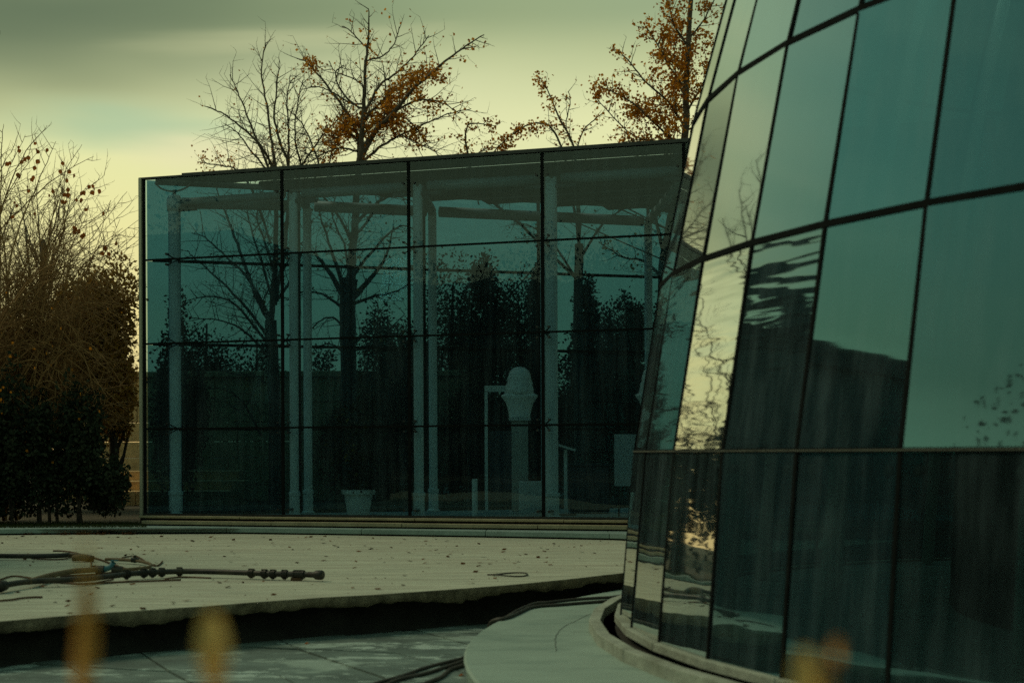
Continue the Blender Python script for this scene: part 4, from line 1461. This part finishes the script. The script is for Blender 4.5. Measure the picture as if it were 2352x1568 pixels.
# grass strip and weeds
m = MB()
rg = random.Random(12)
for _ in range(9000):
    px = rg.uniform(-300, 335)
    Yg = rg.uniform(21.1, 22.6)
    p = at(px, HZ, Yg)
    z = .405
    h_ = rg.uniform(.02, .06)
    a = rg.uniform(0, 3.14)
    w = Vector((math.cos(a), math.sin(a), 0)) * .008
    b = Vector((p.x, Yg, z))
    m.add([b - w, b + w, b + Vector((rg.uniform(-.02, .02), rg.uniform(-.02, .02), h_))], [(0, 1, 2)])
tag(m.build('grass', M['grass']), 'thin grass growing between the stone kerb and the hedge', 'grass', kind='stuff')
m = MB()
for _ in range(26):
    px = rg.uniform(-20, 300) if rg.random() < .8 else rg.uniform(300, 420)
    p = on(px, 1226 + rg.uniform(-3, 3), Z_SLAB)
    R0 = rg.uniform(.03, .09)
    for __ in range(60):
        d = Vector((rg.gauss(0, 1), rg.gauss(0, .6), abs(rg.gauss(0, .5)))).normalized() * R0 * rg.random()
        d.x *= 1.6
        b = Vector((p.x, p.y - .05, Z_SLAB + .004)) + d
        a = Vector([rg.gauss(0, 1) for _ in range(3)]).normalized() * .025
        c = a.cross(Vector((0, 0, 1))) * .5
        m.add([b, b + a * .5 + c, b + a, b + a * .5 - c], [(0, 1, 2, 3)])
tag(m.build('weeds', M['debris']), 'dry weeds and crumbs gathered along the kerb at left', 'weeds', kind='stuff')

# leaf litter on the platform
m = MB()
for _ in range(620):
    px, py = rg.uniform(-50, 1450), 1232 + 190 * rg.random() ** 1.6
    if py > 1424 - px * .075:
        continue
    p = on(px, py, Z_SLAB)
    s_ = rg.choice((.008, .010, .013, .02, .03, .04))
    a = rg.uniform(0, 6.28)
    u = Vector((math.cos(a), math.sin(a), rg.uniform(-.1, .35))) * s_
    v = Vector((-math.sin(a), math.cos(a), rg.uniform(-.1, .5))) * s_ * .6
    b = p + Vector((0, 0, .004 + s_ * .15))
    m.add([b - u, b - v, b + u, b + v], [(0, 1, 2, 3)])
tag(m.build('leaf_litter', M['debris']), 'small dry leaves and crumbs scattered over the pale platform', 'leaf litter', kind='stuff')
for i, (px, py, z, lb) in enumerate(((1417, 1425, Z_DISC, 'small dark dry leaf on the apron near the cable ends'), (1396, 1464, Z_DISC, 'reddish fallen leaf on the apron by the tower curb'),
                                     (1062, 1421, Z_FLOOR, 'pale dry leaf lying below the platform edge'), (705, 1479, Z_FLOOR, 'tiny brown leaf on the painted basin floor'),
                                     (1060, 1552, Z_FLOOR, 'curled brown leaf beside the lower cables'))):
    p = on(px, py, z)
    m = MB().add([(-.022, 0, .004), (-.006, -.016, .006), (.016, -.011, .012), (.026, .002, .004), (.008, .016, .014), (-.01, .013, .008), (0, 0, .02)],
                 [(0, 1, 6), (1, 2, 6), (2, 3, 6), (3, 4, 6), (4, 5, 6), (5, 0, 6)])
    o = m.build('fallen_leaf', M['rust_leaf'] if i != 2 else M['yellow_leaf'])
    o.location = p
    tag(o, lb, 'leaf', 'fallen leaves')
# weed sprig on the apron
p = on(1390, 1397, Z_DISC)
m = MB()
for _ in range(40):
    d = Vector((rg.gauss(0, .035), rg.gauss(0, .02), abs(rg.gauss(0, .012)) + .004))
    a = Vector([rg.gauss(0, 1) for _ in range(3)]).normalized() * .018
    c = a.cross(Vector((0, 0, 1))) * .4
    m.add([p + d, p + d + a * .5 + c, p + d + a, p + d + a * .5 - c], [(0, 1, 2, 3)])
tag(m.build('weed_sprig', M['grass']), 'small green weed sprig growing from the apron crack', 'weed')


# ------------------------------------------------------------------ pipes on the platform
def zp(x, y):       # enlargement coordinates of the pipe area to picture pixels
    return x * .3297, 1206 + y * .3297


def pipe_path(lst, lift=.04, droop=10):
    """centre line; the ground contact lies a little lower in the picture than the centre"""
    out = []
    for x, y in lst:
        px, py = zp(x, y)
        g0 = on(px, py, Z_SLAB + lift)
        out.append(g0)
    return out


mp_ = root('irrigation_pipe', on(*zp(1100, 340), Z_SLAB), 'long black irrigation pipe with clamp fittings and a round end cap', 'pipe')
path = smoothline(pipe_path([(-80, 430), (0, 425), (60, 411), (200, 391), (400, 381), (600, 371), (800, 350), (950, 333), (1250, 320), (1500, 323), (1750, 331), (1900, 337), (2100, 341), (2200, 344)], .06), 5)
MB().tube(path, .026, 12).build('pipe', M['pipe'], mp_, smooth=True)


def on_path(x):
    px, _ = zp(x, 0)
    best = min(range(len(path)), key=lambda i: abs(CX + path[i].x * F / path[i].y - px))
    i = max(0, min(len(path) - 2, best))
    return path[best], (path[min(best + 1, len(path) - 1)] - path[max(best - 1, 0)]).normalized()


for x in (885, 975, 1052, 1138, 1225, 1762, 1835, 1900, 1968, 2050, 2105):
    p, d = on_path(x)
    m = MB()
    hw = .028 if x != 2050 else .035
    m.tube([p - d * hw, p - d * hw * .98, p + d * hw * .98, p + d * hw], .036, 12)
    for e in (-.7, -.2, .3, .8):
        m.tube([p + d * hw * e, p + d * (hw * e + .006)], .040, 12)
    m.tube([p, p - Vector((0, 0, .05))], [.018, .014], 8)
    m.tube([p - Vector((0, 0, .036)), p - Vector((0, 0, .043))], .021, 8)
    m.box(p + Vector((0, -.012, .036)), (.05, .012, .012))
    m.build('clamp_fitting', M['pipe'], mp_)
p, d = on_path(2200)
MB().tube([p - d * .08, p - d * .02, p, p + d * .02, p + d * .06, p + d * .075, p + d * .08], [.027, .028, .042, .045, .045, .038, .02], 14).build('end_cap', M['pipe'], mp_, smooth=True)
p, d = on_path(2075)
MB().box(p + Vector((0, -.01, -.045)), (.10, .045, .03)).build('support_block', M['thinpipe'], mp_)
p, d = on_path(20)
MB().tube([p - d * .09, p - d * .03, p + d * .03, p + d * .05], [.05, .045, .045, .035], 12).build('coupling', M['pipe'], mp_, smooth=True)

t_ = root('irrigation_pipe', on(*zp(450, 330), Z_SLAB), 'dusty tan branch pipe curving up to the blue valve', 'pipe')
MB().tube(smoothline(pipe_path([(200, 392), (300, 362), (400, 338), (520, 318), (690, 306)], .06), 5), .027, 12).build('pipe', M['tanpipe'], t_, smooth=True)
q = pipe_path([(690, 306)], .06)[0]
MB().tube([q + Vector((-.03, 0, 0)), q + Vector((.05, 0, 0))], .038, 12).build('coupling', M['pipe'], t_)
MB().tube([q + Vector((.05, 0, 0)), q + Vector((.11, 0, .02)), q + Vector((.14, .02, .07))], [.03, .028, .024], 10).build('valve', M['bluefit'], t_, smooth=True)
MB().tube([q + Vector((.12, .01, .0)), q + Vector((.22, .02, -.005))], .034, 10).build('valve_nut', M['pipe'], t_)
MB().box(q + Vector((0.15, .0, .085)), (.07, .025, .012)).build('valve_handle', M['bluefit'], t_)
t_ = root('irrigation_pipe', on(*zp(950, 280), Z_SLAB), 'rusty tan elbow pipe bending back beside the valve', 'pipe')
MB().tube(smoothline(pipe_path([(800, 315), (900, 305), (1000, 296), (1042, 288), (1048, 270), (1000, 255), (950, 247), (850, 240), (735, 235)], .04), 4), .016, 9).build('pipe', M['tanpipe'], t_, smooth=True)
q = pipe_path([(940, 240)], .05)[0]
MB().tube([q + Vector((-.04, 0, 0)), q + Vector((.04, 0, 0))], .028, 10).build('clamp', M['pipe'], t_)
MB().tube([q + Vector((0, 0, -.03)), q + Vector((0, 0, .05))], .016, 8).build('clamp_stub', M['pipe'], t_)
t_ = root('irrigation_pipe', on(*zp(250, 225), Z_SLAB), 'rear black pipe entering from the left edge of the platform', 'pipe')
MB().tube(smoothline(pipe_path([(-80, 210), (0, 212), (250, 214), (420, 210), (500, 205), (600, 218), (640, 225)], .05), 4), .027, 12).build('pipe', M['pipe'], t_, smooth=True)
q = pipe_path([(575, 222)], .05)[0]
MB().tube([q + Vector((-.11, 0, -.01)), q + Vector((0, 0, 0)), q + Vector((.12, 0, -.02))], [.034, .04, .036], 10).build('coupling', M['tanpipe'], t_, smooth=True)
thin = [([(370, 177), (430, 178), (500, 186), (600, 213), (700, 238), (800, 275), (900, 308), (960, 318)], .010, 'brown thin tube running diagonally between the two black pipes'),
        ([(850, 224), (890, 218), (925, 212), (935, 232)], .007, 'short bent thin tube left of the clamp'),
        ([(950, 214), (985, 232), (1030, 262), (1085, 281), (1115, 268), (1132, 250)], .009, 'thin tube with an upturned end right of the clamp'),
        ([(220, 231), (330, 236), (440, 234), (520, 215)], .007, 'thin tube lying along the rear black pipe'),
        ([(0, 378), (60, 358), (120, 353), (220, 368), (330, 388), (450, 400), (560, 406), (700, 400), (900, 392), (1260, 378)], .009, 'longest thin tube lying in front of the main pipe'),
        ([(1150, 372), (1240, 360), (1340, 360), (1468, 366)], .008, 'short straight thin tube under the main pipe clamps'),
        ([(290, 400), (450, 398), (600, 408), (720, 388), (790, 376)], .007, 'thin tube tucked under the main pipe at left'),
        ([(0, 524), (80, 517), (150, 506), (240, 500), (294, 499)], .009, 'thin stick-like tube alone near the platform edge'),
        ([(640, 228), (637, 255), (634, 290)], .007, 'short upright thin tube below the rear coupling'),
        ([(420, 355), (520, 348), (640, 342), (810, 325)], .010, 'dark thin tube between the tan pipe and the main pipe'),
        ([(740, 232), (820, 233), (905, 238)], .012, 'brown thin tube joining the rear coupling to the clamp')]
for pts, r_, lb in thin:
    w = smoothline(pipe_path(pts, r_ + .003), 4)
    tag(MB().tube(w, r_, 7).build('thin_tube', M['thinpipe'], smooth=True), lb, 'tube', 'thin tubes beside the pipes')
c = on(1172, 1321.5, Z_SLAB)
pts = [c + Vector((.165 * math.cos(a), .17 * math.sin(a), .012 + .006 * math.sin(a * 2))) for a in [2.9 + k * 6.4 / 40 for k in range(41)]]
pts = [pts[0] + Vector((-.06, -.01, 0))] + pts
tag(MB().tube(pts, .007, 7).build('hose_ring', M['pipe'], smooth=True), 'small loop of black hose lying alone on the platform', 'hose')


def z4(lst, z):
    return [on(689 + x * .3662, 1206 + y * .3662, z) for x, y in lst]


cab = [([(2200, 420), (2040, 437), (1950, 450), (1850, 455), (1700, 466), (1560, 482), (1480, 488), (1410, 512), (1350, 540), (1275, 585)], Z_DISC, .013, 'upper cable snaking across the apron to the tower'),
       ([(2200, 445), (2040, 462), (1900, 476), (1750, 487), (1620, 498), (1520, 504), (1440, 516), (1370, 548), (1290, 580)], Z_DISC, .014, 'lower cable snaking across the apron beside its twin')]
for lst, z, r_, lb in cab:
    w = z4(lst, z + r_)
    w.append(w[-1] + Vector((-.10, .03, -.03)))
    w.append(w[-1] + Vector((-.03, .03, -.13)))
    tag(MB().tube(smoothline(w, 5), r_, 9).build('cable', M['cable'], smooth=True), lb, 'cable', 'cables around the apron')
for lst, r_, lb in (([(1100, 795), (1018, 832), (900, 862), (760, 900), (650, 940), (480, 989), (300, 1050)], .013, 'rearmost of the cables leaving the apron over the basin floor'),
                    ([(1100, 825), (1012, 855), (900, 892), (780, 930), (620, 965), (540, 1000), (400, 1060)], .014, 'middle cable leaving the apron over the basin floor'),
                    ([(1100, 850), (1008, 882), (940, 905), (905, 935), (870, 958), (800, 985), (650, 1040)], .015, 'nearest cable curling away below the apron edge')):
    w = z4(lst, r_)
    tag(MB().tube(smoothline(w, 5), r_, 9).build('cable', M['cable'], smooth=True), lb, 'cable', 'cables around the apron')

# ------------------------------------------------------------------ out of focus plants close to the lens
def fleaf(par, px, py0, py1, wpx, Y, mat, bend=.0, seed=0):
    r = random.Random(seed)
    k = Y / F
    a, b = at(px, py0, Y), at(px + bend, py1, Y)
    n = 8
    vs, fs = [], []
    for i in range(n + 1):
        f = i / n
        c = a.lerp(b, f)
        w = wpx * k * .5 * (math.sin(math.pi * min(1, f * .92 + .06)) ** .7)
        vs += [c + Vector((-w, .004, 0)), c + Vector((0, -.004 + .006 * math.sin(f * 5), 0)), c + Vector((w, .004, 0))]
    for i in range(n):
        fs += [(i * 3, i * 3 + 1, i * 3 + 4, i * 3 + 3), (i * 3 + 1, i * 3 + 2, i * 3 + 5, i * 3 + 4)]
    MB().add(vs, fs).build('leaf', mat, par)


for px, Y, leaves, lb in ((197, 1.25, [(197, 1325, 1620, 50, M['stalk']), (188, 1430, 1640, 44, M['stalk'])], 'blurred orange stalk in the lower left foreground'),
                          (486, 1.25, [(484, 1405, 1575, 76, M['yellow_leaf']), (497, 1480, 1660, 34, M['stalk'])], 'blurred yellow leaf right of the orange stalk'),
                          (1880, 1.15, [(1852, 1490, 1660, 64, M['yellow_leaf']), (1926, 1470, 1520, 26, M['stalk']), (1895, 1535, 1680, 50, M['stalk'])], 'blurred yellow plant tip in front of the glass tower')):
    b = at(px, HZ, Y)
    o = root('foreground_plant', (b.x, b.y, .6), lb, 'plant', 'blurred plants close to the camera')
    MB().tube([(b.x + .01, b.y, .58), (b.x - .004, b.y, .9), at(px, 1600, Y)], [.003, .0025, .0015], 5).build('stem', M['stalk'], o)
    if px < 300:
        MB().tube([at(px, 1600, Y), at(px + 2, 1350, Y), at(px - 3, 1240, Y)], [.006, .005, .002], 5).build('stem', M['stalk'], o)
    for i, (x, y0, y1, w, mt) in enumerate(leaves):
        fleaf(o, x, y0, y1, w, Y, mt, random.uniform(-6, 6), i)

# ------------------------------------------------------------------ surroundings beyond the frame, seen in the glass
def far_tree(x, y, h, w, seed, lbl, gz=.5, cone=False, n=6500):
    o = root('park_tree', (x, y, gz), lbl, 'tree', 'park trees mirrored in the glass')
    m = MB()
    if cone:
        for j in range(5):
            f = j / 5
            mass(x, y, gz + .6 + (h - .6) * (f + .05), w * (1 - f * .8), w * (1 - f * .8), h / 6, n // 5, .2, seed * 7 + j, m, 8, gz)
    else:
        mass(x, y, gz + h * .5, w, w, h * .5, n, .2, seed, m, 22, gz)
    c = m.build('crown', M['evergreen'], o)
    c['kind'] = 'stuff'
    MB().tube([(x, y, gz), (x, y, gz + h * .8)], [.2, .06], 7).build('trunk', M['bark_dark'], o)


rf = random.Random(77)
far = [(-9, -12, 7.5), (-13, -9, 6.0), (-17, -14, 9.5), (-21, -8, 7.5), (-25, -15, 9), (-6, -17, 9), (-12, -19, 11), (-19, -22, 12), (-1, -15, 9), (5, -14, 9), (-15, -26, 14), (-24, -24, 13), (-9, -27, 14), (-29, -19, 12), (-27, -3, 8), (-31, -10, 10), (11, -13, 9), (-4, -10, 5)]
for i, (x, y, h_) in enumerate(far):
    far_tree(x, y, h_, rf.uniform(2.4, 4.0), i + 200, 'park tree behind the camera, seen only mirrored in the glass', .5, i % 3 == 0)
# wood all round the far side of the garden, behind and beside the camera
m = MB()
wr = random.Random(90)
for k in range(150):
    az = R(-64 - 233 * k / 149)
    f = abs(k / 149 - .0)
    D0 = 24 + 24 * min(1, f * 2.5) + wr.uniform(-2, 2)
    hh = D0 * (.27 + .06 * math.sin(k * .9) + wr.uniform(-.03, .05))
    cx_, cy_ = 2 + math.sin(az) * D0, 4 + math.cos(az) * D0
    mass(cx_, cy_, hh * .45, 2.2, 2.2, hh * .55, 1500, .2, 900 + k, m, 14, .2)
tag(m.build('far_wood', M['wood']), 'dark wood ringing the garden behind the camera, seen only mirrored in the glass', 'wood', kind='stuff')
m = MB()
vs = []
for k in range(80):
    az = R(-60 - 240 * k / 79)
    D0 = 26 + 24 * min(1, k / 79 * 2.5)
    for dd_, hz_ in ((-1.5, .4), (0, D0 * .24), (12, D0 * .26), (60, .3)):
        vs.append((2 + math.sin(az) * (D0 + dd_), 4 + math.cos(az) * (D0 + dd_), hz_ + (wr.uniform(-.4, .4) if hz_ > 1 else 0)))
m.add(vs, [(k * 4 + j, k * 4 + j + 1, k * 4 + 5 + j, k * 4 + 4 + j) for k in range(79) for j in range(3)])
tag(m.build('wood_backing', M['wood']), kind='structure')  # unseen solid backing added behind the wood to darken the reflections
# tall dark hedge continuing left of the frame
ho = root('tall_hedge', (-12, 23.3, .4), 'tall dark hedge left of the bare shrub, seen only mirrored in the tower', 'hedge')
m = MB()
for k in range(14):
    mass(-8.95 - k * .6, 23.3, 2.35, .55, .8, 2.0, 1900, .13, 700 + k, m, 12, .42)
c_ = m.build('foliage', M['evergreen'], ho)
c_['kind'] = 'stuff'
# bare tree beyond the left edge of the frame, mirrored in the bright facet
tb = Tree(71)
tb.limb([Vector((-11.2, 24, .4)), Vector((-11.1, 24, 3)), Vector((-11.0, 24.1, 6)), Vector((-11.1, 24, 9.5))], .16, .05, 8)
for k in range(26):
    z0 = tb.r.uniform(1.6, 8)
    a = tb.r.uniform(0, 6.28)
    L_ = tb.r.uniform(1.6, 3.0)
    lb = tb.limb([Vector((-11.1, 24, z0)), Vector((-11.1 + math.cos(a) * L_ * .5, 24 + math.sin(a) * L_ * .5, z0 + .7)), Vector((-11.1 + math.cos(a) * L_, 24 + math.sin(a) * L_, z0 + 1.9))], .05, .01, 5, 4)
    tb.dress(lb, .3, .9, 1, .2, .014, None, .05, .3)
tb.finish('bare_tree', 'bare tree left of the bare shrub, seen only mirrored in the brightest facet', 'tree', (-11.2, 24, .4), M['bark_dark'], None)
# apartment block far to the left, mirrored as a broken grid in the third facet
ab = root('apartment_block', (-38, 36, .5), 'dark apartment block with rows of windows, seen only mirrored in the tower', 'building')
ux = Vector((.57, .82, 0))
uf = Vector((.82, -.57, 0))
oc = Vector((-37, 35.5, 0))
MB().box(oc - uf * 4 + Vector((0, 0, 8.7)), (22, 8, 17.2), math.atan2(ux.y, ux.x)).build('wall', M['building'], ab)
Rb = Matrix(((ux.x, -uf.x, 0), (ux.y, -uf.y, 0), (0, 0, 1)))
wm = MB().box((0, 0, 0), (1.25, .08, 1.5)).mesh('window', M['mirror'])
fm_ = MB().box((0, 0, -.95), (2.3, .9, .28)).mesh('balcony', M['core'])
for fl_ in range(5):
    for b_ in range(9):
        share(wm, 'window', ab, oc + uf * .05 + ux * ((b_ - 4) * 2.35) + Vector((0, 0, 3.0 + fl_ * 2.9)), Rb)
        if (fl_ + b_) % 3:
            share(fm_, 'balcony', ab, oc + uf * .46 + ux * ((b_ - 4) * 2.35) + Vector((0, 0, 3.0 + fl_ * 2.9)), Rb)
# a low flat-roofed building to the left, mirrored in the tower facets
lbld = root('side_building', (-9.8, 14.2, 0), 'dark flat-roofed building left of the basin, seen only mirrored in the tower', 'building')
pa, pb = Vector((-8.6, 17.4, 0)), Vector((-10.9, 9.4, 0))
dd = (pb - pa).normalized()
nn = Vector((-dd.y, dd.x, 0))
if nn.x < 0:
    nn = -nn
MB().prism([pa, pb, pb - nn * 6, pa - nn * 6], [p + Vector((0, 0, 5.5)) for p in (pa, pb, pb - nn * 6, pa - nn * 6)]).build('wall', M['building'], lbld)
for z0, z1, pr in ((5.5, 5.8, .12), (3.5, 3.58, .04), (3.2, 3.28, .04)):
    MB().prism([p + Vector((0, 0, z0 + .002)) for p in (pa + nn * pr, pb + nn * pr, pb - nn * (.2 if z0 < 4 else 6), pa - nn * (.2 if z0 < 4 else 6))],
               [p + Vector((0, 0, z1)) for p in (pa + nn * pr, pb + nn * pr, pb - nn * (.2 if z0 < 4 else 6), pa - nn * (.2 if z0 < 4 else 6))]).build('cornice', M['core'], lbld)
for i, (x, y, h_) in enumerate(((-17.5, 19.5, 11), (-20, 20, 10))):
    far_tree(x, y, h_, 1.7, 300 + i, 'low park tree left of the basin, seen only mirrored in the tower', 0)
print('objects', len(bpy.data.objects))
